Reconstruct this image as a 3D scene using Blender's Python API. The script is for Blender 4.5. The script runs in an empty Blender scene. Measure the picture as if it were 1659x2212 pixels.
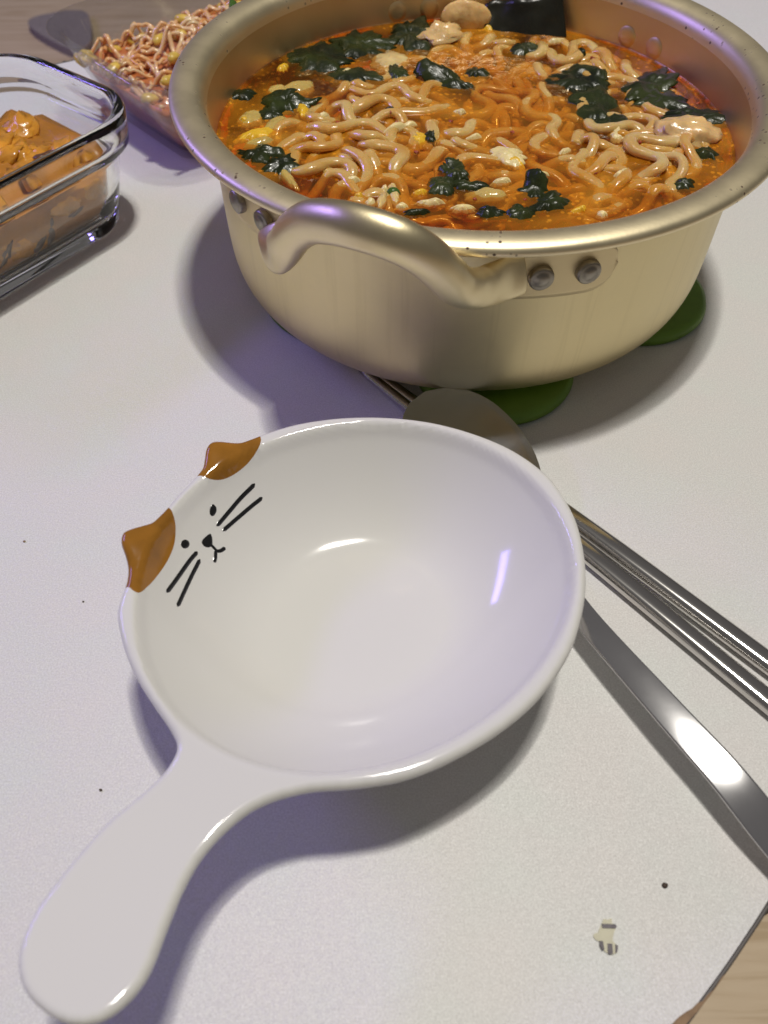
import bpy, math, random
import numpy as np
from mathutils import Vector, Matrix, noise as mn
from mathutils.geometry import delaunay_2d_cdt

rng = random.Random(7)
SC = bpy.context.scene
COL = SC.collection

# ------------------------------------------------------------------ camera
CAM_H, PITCH = 0.229, math.radians(52.0)
PW, PH = 1659.0, 2212.0                       # size of the photo copy that points were read from
FPX = 28.0 / 34.6 * PH
cam = bpy.data.cameras.new('camera')
cam.sensor_fit = 'VERTICAL'; cam.sensor_height = 34.6; cam.sensor_width = 34.6; cam.lens = 28.0
cam.clip_start = 0.01; cam.clip_end = 50
cam.dof.use_dof = True; cam.dof.focus_distance = 0.29; cam.dof.aperture_fstop = 15.0
camo = bpy.data.objects.new('camera', cam)
camo.location = (0, 0, CAM_H); camo.rotation_euler = (math.pi / 2 - PITCH, 0, 0)
COL.objects.link(camo); SC.camera = camo

# ------------------------------------------------------------------ light
W = bpy.data.worlds.new('World'); SC.world = W; W.use_nodes = True
wn = W.node_tree.nodes; wl = W.node_tree.links
bg = wn['Background']
tc = wn.new('ShaderNodeTexCoord'); sx = wn.new('ShaderNodeSeparateXYZ'); cr = wn.new('ShaderNodeValToRGB')
wl.new(tc.outputs['Generated'], sx.inputs[0]); 
mr = wn.new('ShaderNodeMapRange'); mr.inputs['From Min'].default_value = -1; mr.inputs['From Max'].default_value = 1
wl.new(sx.outputs['Z'], mr.inputs['Value']); wl.new(mr.outputs[0], cr.inputs[0])
cr.color_ramp.elements[0].position = 0.42; cr.color_ramp.elements[0].color = (0.62, 0.57, 0.53, 1)
cr.color_ramp.elements[1].position = 0.85; cr.color_ramp.elements[1].color = (1.0, 0.95, 0.93, 1)
wl.new(cr.outputs[0], bg.inputs['Color']); bg.inputs['Strength'].default_value = 0.124

def area(name, loc, target, sx_, sy_, power, col, spin=0.0):
    l = bpy.data.lights.new(name, 'AREA'); l.shape = 'RECTANGLE'; l.size = sx_; l.size_y = sy_
    l.energy = power; l.color = col
    o = bpy.data.objects.new(name, l); o.location = loc
    q = (Vector(target) - Vector(loc)).to_track_quat('-Z', 'Y')
    o.rotation_mode = 'QUATERNION'; o.rotation_quaternion = q @ Vector((0, 0, 1)).rotation_difference(Vector((0, 0, 1)))
    if spin:
        from mathutils import Quaternion
        o.rotation_quaternion = q @ Quaternion((0, 0, 1), spin)
    COL.objects.link(o); return o
LX, LY, LZ = 0.17, 0.29, 1.96
WARM = (1.0, 0.962, 0.875)
area('ceiling_lamp', (LX - 0.045, LY, LZ), (LX - 0.045, LY + 1e-4, 0), 0.16, 0.05, 14.2, WARM, math.radians(50))
area('ceiling_lamp', (LX + 0.060, LY, LZ), (LX + 0.060, LY + 1e-4, 0), 0.16, 0.05, 14.2, WARM, math.radians(-50))
area('purple_lamp', (-1.25, 0.75, 0.75), (0, 0.25, 0), 0.65, 0.10, 6.5, (0.32, 0.24, 1.0))

SC.view_settings.view_transform = 'Standard'; SC.view_settings.look = 'None'
SC.view_settings.exposure = 0.0; SC.view_settings.gamma = 1.0
SC.cycles.use_denoising = True
SC.cycles.max_bounces = 16; SC.cycles.transmission_bounces = 14; SC.cycles.transparent_max_bounces = 16
SC.cycles.glossy_bounces = 6; SC.cycles.diffuse_bounces = 5
SC.cycles.caustics_reflective = True; SC.cycles.caustics_refractive = True
SC.cycles.sample_clamp_indirect = 4.0
SC.cycles.blur_glossy = 0.3

# ------------------------------------------------------------------ helpers
SP, CP = math.sin(PITCH), math.cos(PITCH)
def ray(px, py):
    x = px - PW / 2; y = -(py - PH / 2)
    return Vector((x, y * SP + FPX * CP, y * CP - FPX * SP))
def pix(px, py, z=0.0):
    d = ray(px, py); t = (z - CAM_H) / d.z
    return Vector((d.x * t, d.y * t, z))
POT = Vector((0.035, 0.323, 0.0))
def pixcyl(px, py, rad):
    d = ray(px, py).normalized()
    a = d.x ** 2 + d.y ** 2; b = -2 * (d.x * POT.x + d.y * POT.y); c = POT.x ** 2 + POT.y ** 2 - rad * rad
    t = (-b - math.sqrt(b * b - 4 * a * c)) / (2 * a)
    return Vector((d.x * t, d.y * t, CAM_H + d.z * t))

def tag(o, label=None, cat=None, group=None, kind=None):
    if label: o['label'] = label
    if cat: o['category'] = cat
    if group: o['group'] = group
    if kind: o['kind'] = kind
    return o
def mesh(name, verts, faces, mat, parent=None, smooth=True, solid=0.0, sub=0, offset=-1.0, bevel=0.0):
    m = bpy.data.meshes.new(name); m.from_pydata([tuple(v) for v in verts], [], [tuple(f) for f in faces]); m.update()
    if smooth: m.polygons.foreach_set('use_smooth', [True] * len(m.polygons))
    o = bpy.data.objects.new(name, m); COL.objects.link(o)
    if mat: m.materials.append(mat)
    if parent: o.parent = parent
    if solid:
        s = o.modifiers.new('s', 'SOLIDIFY'); s.thickness = solid; s.offset = offset
    if bevel:
        b = o.modifiers.new('b', 'BEVEL'); b.width = bevel; b.segments = 2; b.limit_method = 'ANGLE'
    if sub:
        s = o.modifiers.new('u', 'SUBSURF'); s.levels = sub; s.render_levels = sub
    return o
def empty(name, loc=(0, 0, 0), rz=0.0):
    o = bpy.data.objects.new(name, None); o.location = loc; o.rotation_euler = (0, 0, rz); o.empty_display_size = 0.01
    COL.objects.link(o); return o
def catmull(pts, n):
    pts = [np.array(p, float) for p in pts]
    pts = [2 * pts[0] - pts[1]] + pts + [2 * pts[-1] - pts[-2]]
    out = []
    for i in range(1, len(pts) - 2):
        p0, p1, p2, p3 = pts[i - 1:i + 3]
        for k in range(n):
            t = k / n
            out.append(0.5 * ((2 * p1) + (-p0 + p2) * t + (2 * p0 - 5 * p1 + 4 * p2 - p3) * t * t + (-p0 + 3 * p1 - 3 * p2 + p3) * t ** 3))
    out.append(pts[-2]); return np.array(out)
def closed_spline(pts, n):
    pts = [np.array(p, float) for p in pts]; N = len(pts); out = []
    for i in range(N):
        p0, p1, p2, p3 = pts[i - 1], pts[i], pts[(i + 1) % N], pts[(i + 2) % N]
        for k in range(n):
            t = k / n
            out.append(0.5 * ((2 * p1) + (-p0 + p2) * t + (2 * p0 - 5 * p1 + 4 * p2 - p3) * t * t + (-p0 + 3 * p1 - 3 * p2 + p3) * t ** 3))
    return np.array(out)
def tube(path, ra, rb=None, nseg=10, up=(0, 0, 1), power=2.0, roll=None):
    """tube along path; ra = half width sideways, rb = half thickness; superellipse section"""
    path = np.asarray(path, float); N = len(path)
    ra = np.broadcast_to(ra, (N,)); rb = ra if rb is None else np.broadcast_to(rb, (N,))
    T = np.gradient(path, axis=0); T /= np.linalg.norm(T, axis=1)[:, None] + 1e-12
    U = np.tile(np.array(up, float), (N, 1)); S = np.cross(T, U); S /= np.linalg.norm(S, axis=1)[:, None] + 1e-9
    Nn = np.cross(S, T)
    if roll is not None:
        roll = np.broadcast_to(roll, (N,)); c = np.cos(roll)[:, None]; s = np.sin(roll)[:, None]
        S, Nn = c * S + s * Nn, -s * S + c * Nn
    a = np.linspace(0, 2 * np.pi, nseg, endpoint=False); e = 2.0 / power
    ca = np.sign(np.cos(a)) * np.abs(np.cos(a)) ** e; sa = np.sign(np.sin(a)) * np.abs(np.sin(a)) ** e
    V = path[:, None, :] + (ra[:, None] * ca[None])[..., None] * S[:, None, :] + (rb[:, None] * sa[None])[..., None] * Nn[:, None, :]
    V = V.reshape(-1, 3).tolist(); F = []
    for i in range(N - 1):
        for j in range(nseg):
            k = (j + 1) % nseg
            F.append((i * nseg + j, i * nseg + k, (i + 1) * nseg + k, (i + 1) * nseg + j))
    F.append(tuple(range(nseg - 1, -1, -1))); F.append(tuple((N - 1) * nseg + j for j in range(nseg)))
    return V, F
def lathe(prof, n=128, closed=False):
    V = []; F = []
    for r, z in prof:
        for j in range(n):
            a = 2 * math.pi * j / n; V.append((r * math.cos(a), r * math.sin(a), z))
    M = len(prof)
    for i in range(M - 1 + (1 if closed else 0)):
        i2 = (i + 1) % M
        for j in range(n):
            k = (j + 1) % n
            F.append((i * n + j, i * n + k, i2 * n + k, i2 * n + j))
    return V, F
def blob(dims, amp=0.15, freq=2.0, seed=0, nu=20, nv=12, flat=0.0):
    V = []; F = []
    for i in range(nv + 1):
        th = math.pi * i / nv
        for j in range(nu):
            ph = 2 * math.pi * j / nu
            d = Vector((math.sin(th) * math.cos(ph), math.sin(th) * math.sin(ph), math.cos(th)))
            k = 1 + amp * mn.fractal(d * freq + Vector((seed * 3.7, seed * 1.3, 0)), 0.8, 2.0, 3) * 1.4
            V.append((d.x * dims[0] * k, d.y * dims[1] * k, d.z * dims[2] * k))
    for i in range(nv):
        for j in range(nu):
            k = (j + 1) % nu
            F.append((i * nu + j, (i + 1) * nu + j, (i + 1) * nu + k, i * nu + k))
    return V, F
def smoothstep(a, b, x):
    t = np.clip((x - a) / (b - a), 0, 1); return t * t * (3 - 2 * t)

# ------------------------------------------------------------------ materials
def mat(name):
    m = bpy.data.materials.new(name); m.use_nodes = True
    return m, m.node_tree.nodes, m.node_tree.links, m.node_tree.nodes['Principled BSDF']
def setp(p, **k):
    for a, v in k.items():
        p.inputs[a.replace('_', ' ')].default_value = v
def N(nodes, t, **k):
    n = nodes.new(t)
    for a, v in k.items():
        if a in n.inputs: n.inputs[a].default_value = v
        else: setattr(n, a, v)
    return n
def ramp(nodes, stops):
    r = nodes.new('ShaderNodeValToRGB'); e = r.color_ramp.elements
    while len(e) < len(stops): e.new(0.5)
    for i, (p, c) in enumerate(stops):
        e[i].position = p; e[i].color = (*c, 1) if len(c) == 3 else c
    return r
def simple(name, col, rough=0.4, metal=0.0, var=0.0, scale=100.0, sss=0.0, bump=0.0, bscale=200.0, coat=0.0, ssr=(1, .55, .2), var_col=None, spec=0.5):
    m, n, l, p = mat(name)
    setp(p, Base_Color=(*col, 1), Roughness=rough, Metallic=metal, Specular_IOR_Level=spec)
    g = n.new('ShaderNodeNewGeometry')
    if var or var_col:
        t = N(n, 'ShaderNodeTexNoise', Scale=scale, Detail=4.0); l.new(g.outputs['Position'], t.inputs['Vector'])
        c2 = var_col or tuple(min(1, c * (1 + var)) for c in col)
        r = ramp(n, [(0.32, tuple(c * (1 - var) for c in col)), (0.68, c2)])
        l.new(t.outputs['Fac'], r.inputs[0]); l.new(r.outputs[0], p.inputs['Base Color'])
    if sss:
        setp(p, Subsurface_Weight=sss, Subsurface_Scale=0.003); p.inputs['Subsurface Radius'].default_value = ssr
    if coat: setp(p, Coat_Weight=coat, Coat_Roughness=0.08)
    if bump:
        t = N(n, 'ShaderNodeTexNoise', Scale=bscale, Detail=3.0); l.new(g.outputs['Position'], t.inputs['Vector'])
        b = N(n, 'ShaderNodeBump', Strength=bump, Distance=0.001); l.new(t.outputs['Fac'], b.inputs['Height']); l.new(b.outputs[0], p.inputs['Normal'])
    return m

def m_table():
    m, n, l, p = mat('table_laminate')
    g = n.new('ShaderNodeNewGeometry')
    # fine pearlescent flakes: colour grain, roughness and per-flake tilt
    v = N(n, 'ShaderNodeTexVoronoi', Scale=1900.0); l.new(g.outputs['Position'], v.inputs['Vector'])
    nz = N(n, 'ShaderNodeTexNoise', Scale=2000.0, Detail=2.0); l.new(g.outputs['Position'], nz.inputs['Vector'])
    big = N(n, 'ShaderNodeTexNoise', Scale=40.0, Detail=3.0); l.new(g.outputs['Position'], big.inputs['Vector'])
    r = ramp(n, [(0.30, (0.615, 0.60, 0.592)), (0.5, (0.68, 0.668, 0.66)), (0.70, (0.765, 0.755, 0.75))])
    l.new(nz.outputs['Fac'], r.inputs[0])
    tint = ramp(n, [(0.35, (1.0, 0.985, 0.985)), (0.5, (0.985, 0.985, 0.985)), (0.65, (0.975, 1.0, 0.99))]); l.new(big.outputs['Fac'], tint.inputs[0])
    mx = N(n, 'ShaderNodeMix', data_type='RGBA', blend_type='MULTIPLY'); mx.inputs[0].default_value = 1.0
    l.new(r.outputs[0], mx.inputs[6]); l.new(tint.outputs[0], mx.inputs[7]); l.new(mx.outputs[2], p.inputs['Base Color'])
    sub = N(n, 'ShaderNodeVectorMath', operation='SUBTRACT'); sub.inputs[1].default_value = (0.5, 0.5, 0.5); l.new(v.outputs['Color'], sub.inputs[0])
    sc_ = N(n, 'ShaderNodeVectorMath', operation='SCALE'); sc_.inputs['Scale'].default_value = 0.22; l.new(sub.outputs[0], sc_.inputs[0])
    ad = N(n, 'ShaderNodeVectorMath', operation='ADD'); l.new(sc_.outputs[0], ad.inputs[0]); l.new(g.outputs['Normal'], ad.inputs[1])
    nm = N(n, 'ShaderNodeVectorMath', operation='NORMALIZE'); l.new(ad.outputs[0], nm.inputs[0]); l.new(nm.outputs[0], p.inputs['Normal'])
    setp(p, Roughness=0.46, Specular_IOR_Level=0.32)
    return m
M = {}
M['table'] = m_table()
M['edge'] = simple('edge_band', (0.10, 0.088, 0.082), 0.45)
M['chip'] = simple('worn_board', (0.24, 0.15, 0.08), 0.7, var=0.25, scale=300)
def m_wood():
    m, n, l, p = mat('floor_wood'); g = n.new('ShaderNodeNewGeometry')
    mp = N(n, 'ShaderNodeMapping'); mp.inputs['Rotation'].default_value = (0, 0, math.radians(33)); mp.inputs['Scale'].default_value = (6, 90, 1)
    l.new(g.outputs['Position'], mp.inputs['Vector'])
    t = N(n, 'ShaderNodeTexNoise', Scale=1.6, Detail=5.0, Distortion=0.6); l.new(mp.outputs[0], t.inputs['Vector'])
    r = ramp(n, [(0.36, (0.46, 0.34, 0.21)), (0.5, (0.56, 0.435, 0.295)), (0.66, (0.60, 0.475, 0.33))]); l.new(t.outputs['Fac'], r.inputs[0]); l.new(r.outputs[0], p.inputs['Base Color'])
    setp(p, Roughness=0.5); return m
M['floor'] = m_wood()
M['mat'] = simple('floor_shape_grey', (0.24, 0.205, 0.20), 0.9, var=0.15, scale=300)  # matte grey for the unidentified flat shape on the floor
def m_gold(name, col, rough, aniso=0.0, specks=False, brush=0.06):
    m, n, l, p = mat(name)
    tcn = n.new('ShaderNodeTexCoord')
    setp(p, Metallic=1.0, Roughness=rough, Anisotropic=aniso)
    t = N(n, 'ShaderNodeTexNoise', Scale=60.0, Detail=6.0, Roughness=0.65); l.new(tcn.outputs['Object'], t.inputs['Vector'])
    r = ramp(n, [(0.3, tuple(c * 0.96 for c in col)), (0.7, tuple(min(1, c * 1.03) for c in col))]); l.new(t.outputs['Fac'], r.inputs[0])
    rr = ramp(n, [(0.3, (rough * 0.94,) * 3), (0.75, (rough * 1.08,) * 3)]); l.new(t.outputs['Fac'], rr.inputs[0]); l.new(rr.outputs[0], p.inputs['Roughness'])
    out = r.outputs[0]
    if specks:
        # cooked-on dark specks, clustered in patches
        v = N(n, 'ShaderNodeTexVoronoi', Scale=420.0); l.new(tcn.outputs['Object'], v.inputs['Vector'])
        c = N(n, 'ShaderNodeTexNoise', Scale=55.0, Detail=2.0); l.new(tcn.outputs['Object'], c.inputs['Vector'])
        r1 = ramp(n, [(0.16, (1, 1, 1)), (0.28, (0, 0, 0))]); l.new(v.outputs['Distance'], r1.inputs[0])
        r2 = ramp(n, [(0.50, (0, 0, 0)), (0.58, (1, 1, 1))]); l.new(c.outputs['Fac'], r2.inputs[0])
        sv = N(n, 'ShaderNodeSeparateColor'); l.new(v.outputs['Color'], sv.inputs[0])
        th = N(n, 'ShaderNodeMath', operation='GREATER_THAN'); th.inputs[1].default_value = 0.45; l.new(sv.outputs[0], th.inputs[0])
        mu = N(n, 'ShaderNodeMath', operation='MULTIPLY'); l.new(r1.outputs[0], mu.inputs[0]); l.new(r2.outputs[0], mu.inputs[1])
        mu2 = N(n, 'ShaderNodeMath', operation='MULTIPLY'); l.new(mu.outputs[0], mu2.inputs[0]); l.new(th.outputs[0], mu2.inputs[1])
        mx = N(n, 'ShaderNodeMix', data_type='RGBA'); l.new(mu2.outputs[0], mx.inputs[0]); l.new(out, mx.inputs[6]); mx.inputs[7].default_value = (0.06, 0.025, 0.01, 1)
        out = mx.outputs[2]
        inv = N(n, 'ShaderNodeMath', operation='SUBTRACT'); inv.inputs[0].default_value = 1.0; l.new(mu2.outputs[0], inv.inputs[1]); l.new(inv.outputs[0], p.inputs['Metallic'])
    if brush > 0.1:                                                # dried drips down the wall
        mpd = N(n, 'ShaderNodeMapping'); mpd.inputs['Scale'].default_value = (1, 1, 0.035); l.new(tcn.outputs['Object'], mpd.inputs['Vector'])
        td = N(n, 'ShaderNodeTexNoise', Scale=190.0, Detail=3.0); l.new(mpd.outputs[0], td.inputs['Vector'])
        rd = ramp(n, [(0.58, (1, 1, 1)), (0.66, (0.955, 0.95, 0.935)), (0.70, (1, 1, 1))]); l.new(td.outputs['Fac'], rd.inputs[0])
        mxd = N(n, 'ShaderNodeMix', data_type='RGBA', blend_type='MULTIPLY'); mxd.inputs[0].default_value = 1.0; l.new(out, mxd.inputs[6]); l.new(rd.outputs[0], mxd.inputs[7]); out = mxd.outputs[2]
    l.new(out, p.inputs['Base Color'])
    # faint vertical wear lines
    mp = N(n, 'ShaderNodeMapping'); mp.inputs['Scale'].default_value = (1, 1, 0.06); l.new(tcn.outputs['Object'], mp.inputs['Vector'])
    t2 = N(n, 'ShaderNodeTexNoise', Scale=700.0, Detail=3.0); l.new(mp.outputs[0], t2.inputs['Vector'])
    b = N(n, 'ShaderNodeBump', Strength=min(brush, 0.05), Distance=0.0006); l.new(t2.outputs['Fac'], b.inputs['Height']); l.new(b.outputs[0], p.inputs['Normal'])
    return m
GOLD = (0.75, 0.64, 0.38)
M['gold'] = m_gold('gold_aluminium', GOLD, 0.44, brush=0.12)
M['gold_rim'] = m_gold('gold_aluminium_rim', (0.84, 0.73, 0.49), 0.46, specks=True)
M['gold_in'] = m_gold('gold_aluminium_inside', (0.70, 0.54, 0.30), 0.46, specks=False)
M['handle'] = m_gold('handle_aluminium', (0.80, 0.69, 0.44), 0.40)
M['plate'] = m_gold('plate_aluminium', (0.74, 0.62, 0.38), 0.5)
M['steel_bowl'] = m_gold('spoon_bowl_steel', (0.58, 0.62, 0.72), 0.14, brush=0.0)
M['rivet'] = m_gold('rivet_steel', (0.35, 0.32, 0.27), 0.42)
M['steel'] = m_gold('polished_steel', (0.74, 0.73, 0.74), 0.09, brush=0.0)
M['steel2'] = m_gold('chopstick_steel', (0.62, 0.60, 0.58), 0.12, brush=0.0)
M['green'] = simple('green_silicone', (0.13, 0.25, 0.018), 0.5, var=0.08)
def m_ceramic():
    m, n, l, p = mat('white_glaze')
    setp(p, Base_Color=(0.70, 0.688, 0.668, 1), Roughness=0.10, Specular_IOR_Level=0.5)
    g = n.new('ShaderNodeNewGeometry')
    t = N(n, 'ShaderNodeTexNoise', Scale=45.0, Detail=2.0); l.new(g.outputs['Position'], t.inputs['Vector'])
    b = N(n, 'ShaderNodeBump', Strength=0.05, Distance=0.001); l.new(t.outputs['Fac'], b.inputs['Height']); l.new(b.outputs[0], p.inputs['Normal'])
    return m
M['ceramic'] = m_ceramic()
M['ear'] = simple('brown_glaze', (0.29, 0.125, 0.016), 0.10, var=0.16, scale=120)
M['ink'] = simple('black_glaze', (0.012, 0.012, 0.013), 0.14)
def m_glass(name, tint=(1, 1, 1), ior=1.48, rough=0.0):
    m, n, l, p = mat(name); setp(p, Base_Color=(*tint, 1), Roughness=rough, Transmission_Weight=1.0, IOR=ior); return m
M['glass'] = m_glass('container_glass', (0.97, 0.99, 0.985))
def m_plastic():
    m, n, l, p = mat('clear_plastic'); n.remove(p)
    tr = N(n, 'ShaderNodeBsdfTransparent'); tr.inputs['Color'].default_value = (0.93, 0.925, 0.93, 1)
    gl = N(n, 'ShaderNodeBsdfGlossy', Roughness=0.08); lw = N(n, 'ShaderNodeLayerWeight', Blend=0.5)
    pw_ = N(n, 'ShaderNodeMath', operation='POWER'); pw_.inputs[1].default_value = 4.0; l.new(lw.outputs['Facing'], pw_.inputs[0])
    fr = N(n, 'ShaderNodeMath', operation='MULTIPLY_ADD'); fr.inputs[1].default_value = 0.30; fr.inputs[2].default_value = 0.07; l.new(pw_.outputs[0], fr.inputs[0])
    mx = N(n, 'ShaderNodeMixShader'); l.new(fr.outputs[0], mx.inputs[0]); l.new(tr.outputs[0], mx.inputs[1]); l.new(gl.outputs[0], mx.inputs[2]); l.new(mx.outputs[0], n['Material Output'].inputs['Surface'])
    return m
M['glass2'] = m_plastic()
M['noodle'] = simple('noodle', (0.66, 0.345, 0.05), 0.30, var=0.0, var_col=(0.75, 0.58, 0.255), scale=45, sss=0.5, bump=0.3, bscale=500, coat=0.35)
M['noodle_stained'] = simple('noodle_broth_stained', (0.70, 0.33, 0.03), 0.28, var=0.0, var_col=(0.77, 0.53, 0.18), scale=55, sss=0.5, bump=0.3, bscale=500, coat=0.4)
setp(M['noodle_stained'].node_tree.nodes['Principled BSDF'], Transmission_Weight=0.25, IOR=1.36)
setp(M['noodle'].node_tree.nodes['Principled BSDF'], Transmission_Weight=0.22, IOR=1.36)
M['weed'] = simple('seaweed', (0.010, 0.016, 0.005), 0.33, var=0.5, scale=70, var_col=(0.030, 0.042, 0.007), bump=0.4, bscale=420, coat=0.08, spec=0.35)
M['kelp'] = simple('kelp', (0.014, 0.014, 0.008), 0.30, var=0.3, scale=90, bump=0.2, bscale=200)
M['egg_y'] = simple('egg_yolk', (0.84, 0.48, 0.03), 0.3, var=0.15, scale=200, sss=0.2, bump=0.4, bscale=600)
M['egg_w'] = simple('egg_white', (0.82, 0.64, 0.30), 0.3, var=0.12, scale=200, sss=0.2, bump=0.3, bscale=600)
M['onion'] = simple('onion', (0.58, 0.40, 0.12), 0.18, var=0.12, scale=120, sss=0.4, coat=0.4)
M['pale'] = simple('dumpling_skin', (0.70, 0.47, 0.20), 0.25, var=0.25, scale=140, sss=0.45, coat=0.12, bump=0.6, bscale=260)
M['leek'] = simple('green_onion', (0.05, 0.11, 0.015), 0.25, var=0.3, scale=300)
M['sprout'] = simple('sprout_stem', (0.72, 0.34, 0.11), 0.25, var=0.0, var_col=(0.80, 0.60, 0.38), scale=90, sss=0.3, coat=0.3)
M['bean'] = simple('bean_head', (0.72, 0.50, 0.10), 0.25, var=0.15, scale=200, sss=0.2, coat=0.3)
M['salad'] = simple('salad_mass', (0.52, 0.125, 0.035), 0.3, var=0.35, scale=140, bump=0.5, bscale=300, coat=0.3, var_col=(0.66, 0.24, 0.08))
M['chili'] = simple('chili_flake', (0.35, 0.05, 0.012), 0.4, var=0.2)
M['stew'] = simple('orange_stew', (0.44, 0.18, 0.024), 0.3, var=0.25, scale=60, bump=0.25, bscale=350, coat=0.3)
M['kimchi'] = simple('kimchi_leaf', (0.66, 0.29, 0.03), 0.25, var=0.22, scale=110, sss=0.2, bump=0.5, bscale=350, coat=0.5)
M['plum'] = simple('dark_strip', (0.11, 0.05, 0.03), 0.3, var=0.3, scale=200, coat=0.3)
M['residue'] = simple('sticker_residue', (0.56, 0.53, 0.40), 0.55, var=0.05, scale=600)
M['print'] = simple('sticker_print', (0.10, 0.085, 0.10), 0.55, var=0.35, scale=900)
M['crumb'] = simple('crumb', (0.05, 0.03, 0.02), 0.6)
M['crumb2'] = simple('crumb_pale', (0.26, 0.17, 0.09), 0.6)
def m_broth():
    m, n, l, p = mat('broth'); n.remove(p); out = n['Material Output']
    g = n.new('ShaderNodeNewGeometry')
    t = N(n, 'ShaderNodeTexNoise', Scale=38.0, Detail=5.0, Distortion=0.5); l.new(g.outputs['Position'], t.inputs['Vector'])
    t2 = N(n, 'ShaderNodeTexNoise', Scale=170.0, Detail=2.0); l.new(g.outputs['Position'], t2.inputs['Vector'])
    b = N(n, 'ShaderNodeBump', Strength=0.35, Distance=0.0012); l.new(t2.outputs['Fac'], b.inputs['Height'])
    tr = N(n, 'ShaderNodeBsdfTransparent'); tr.inputs['Color'].default_value = (1, 0.93, 0.80, 1)
    df = N(n, 'ShaderNodeBsdfDiffuse')
    dc = ramp(n, [(0.35, (0.54, 0.165, 0.010)), (0.6, (0.82, 0.31, 0.016)), (0.75, (0.88, 0.42, 0.04))]); l.new(t.outputs['Fac'], dc.inputs[0]); l.new(dc.outputs[0], df.inputs['Color'])
    fm = ramp(n, [(0.38, (0.12,) * 3), (0.75, (0.50,) * 3)]); l.new(t.outputs['Fac'], fm.inputs[0])
    vo = N(n, 'ShaderNodeTexVoronoi', Scale=330.0); l.new(g.outputs['Position'], vo.inputs['Vector'])
    od = ramp(n, [(0.20, (0.55,) * 3), (0.30, (0, 0, 0))]); l.new(vo.outputs['Distance'], od.inputs[0])
    om = N(n, 'ShaderNodeMath', operation='MULTIPLY'); l.new(od.outputs[0], om.inputs[0]); l.new(t.outputs['Fac'], om.inputs[1])
    fa = N(n, 'ShaderNodeMath', operation='ADD', use_clamp=True); l.new(fm.outputs[0], fa.inputs[0]); l.new(om.outputs[0], fa.inputs[1])
    m1 = N(n, 'ShaderNodeMixShader'); l.new(fa.outputs[0], m1.inputs[0]); l.new(tr.outputs[0], m1.inputs[1]); l.new(df.outputs[0], m1.inputs[2])
    gl = N(n, 'ShaderNodeBsdfGlossy', Roughness=0.05); l.new(b.outputs[0], gl.inputs['Normal'])
    fr = N(n, 'ShaderNodeFresnel', IOR=1.38); l.new(b.outputs[0], fr.inputs['Normal'])
    m2 = N(n, 'ShaderNodeMixShader'); l.new(fr.outputs[0], m2.inputs[0]); l.new(m1.outputs[0], m2.inputs[1]); l.new(gl.outputs[0], m2.inputs[2])
    l.new(m2.outputs[0], out.inputs['Surface'])
    va = N(n, 'ShaderNodeVolumeAbsorption', Density=150.0); va.inputs['Color'].default_value = (0.96, 0.68, 0.0, 1); l.new(va.outputs[0], out.inputs['Volume'])
    return m
M['broth'] = m_broth()
M['broth_deep'] = simple('broth_deep', (0.76, 0.32, 0.03), 0.6, var=0.2, scale=60)

# ------------------------------------------------------------------ floor and table
FZ = -0.30
V = [(-4, -3, FZ), (4, -3, FZ), (4, 5, FZ), (-4, 5, FZ)]
tag(mesh('floor', V, [(0, 1, 2, 3)], M['floor'], smooth=False), kind='structure')

# near edge of the table read from the photo, the far edge too; the rest continues them
near = [pix(1720, 1862).xy, pix(1659, 1966).xy, pix(1615, 2034).xy, pix(1566, 2106).xy, pix(1487, 2214).xy]
d1 = (near[0] - near[1]).normalized(); d2 = (near[-1] - near[-2]).normalized()
far0 = pix(124, 137).xy; far1 = pix(170, 127).xy; df_ = (far1 - far0).normalized()
outline = [Vector((0.62, 0.50)), near[0] + d1 * 0.30 + Vector((0.03, -0.05)), near[0] + d1 * 0.12, near[0]] + near[1:] + \
          [near[-1] + d2 * 0.04, near[-1] + d2 * 0.10 + Vector((-0.02, 0.012)), Vector((-0.22, -0.03)), Vector((-0.42, 0.05)), Vector((-0.46, 0.20)), Vector((-0.45, 0.33)), Vector((-0.37, 0.41)),
           far0 - df_ * 0.08, far0, far1, far1 + df_ * 0.12, far1 + df_ * 0.30, far1 + df_ * 0.5, Vector((0.42, 0.86)), Vector((0.57, 0.78)), Vector((0.63, 0.66))]
OUT = closed_spline([(p.x, p.y) for p in outline], 8)
def ccw(P):
    a = np.sum(P[:, 0] * np.roll(P[:, 1], -1) - np.roll(P[:, 0], -1) * P[:, 1]); return P if a > 0 else P[::-1]
OUT = ccw(OUT)
def normals2(P):
    T = np.roll(P, -1, 0) - np.roll(P, 1, 0); T /= np.linalg.norm(T, axis=1)[:, None] + 1e-12
    return np.stack([T[:, 1], -T[:, 0]], 1)                     # outward for ccw
NRM = normals2(OUT)
table = empty('table', (0, 0, 0)); tag(table, 'white pearlescent low table with dark edge trim under the dishes', 'table')
n = len(OUT)
inn = OUT - NRM * 0.0011
V = [(x, y, 0.0) for x, y in inn] + [(x, y, -0.018) for x, y in inn]
from mathutils.geometry import tessellate_polygon
_t = tessellate_polygon([[Vector((x, y, 0)) for x, y in inn]])
F = []
for a_, b_, c_ in _t:
    if np.cross(inn[b_] - inn[a_], inn[c_] - inn[a_]) < 0: a_, c_ = c_, a_
    F += [(a_, b_, c_), (n + c_, n + b_, n + a_)]
mesh('tabletop', V, F, M['table'], table, smooth=False)
prof = [(-0.0010, -0.0185), (-0.0010, 0.0001), (-0.0008, 0.0003), (-0.0003, 0.0003), (0.0, 0.0), (0.0, -0.0185)]
V = []; F = []
for o, z in prof: V += [(x, y, z) for x, y in OUT + NRM * o]
k = len(prof)
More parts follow.
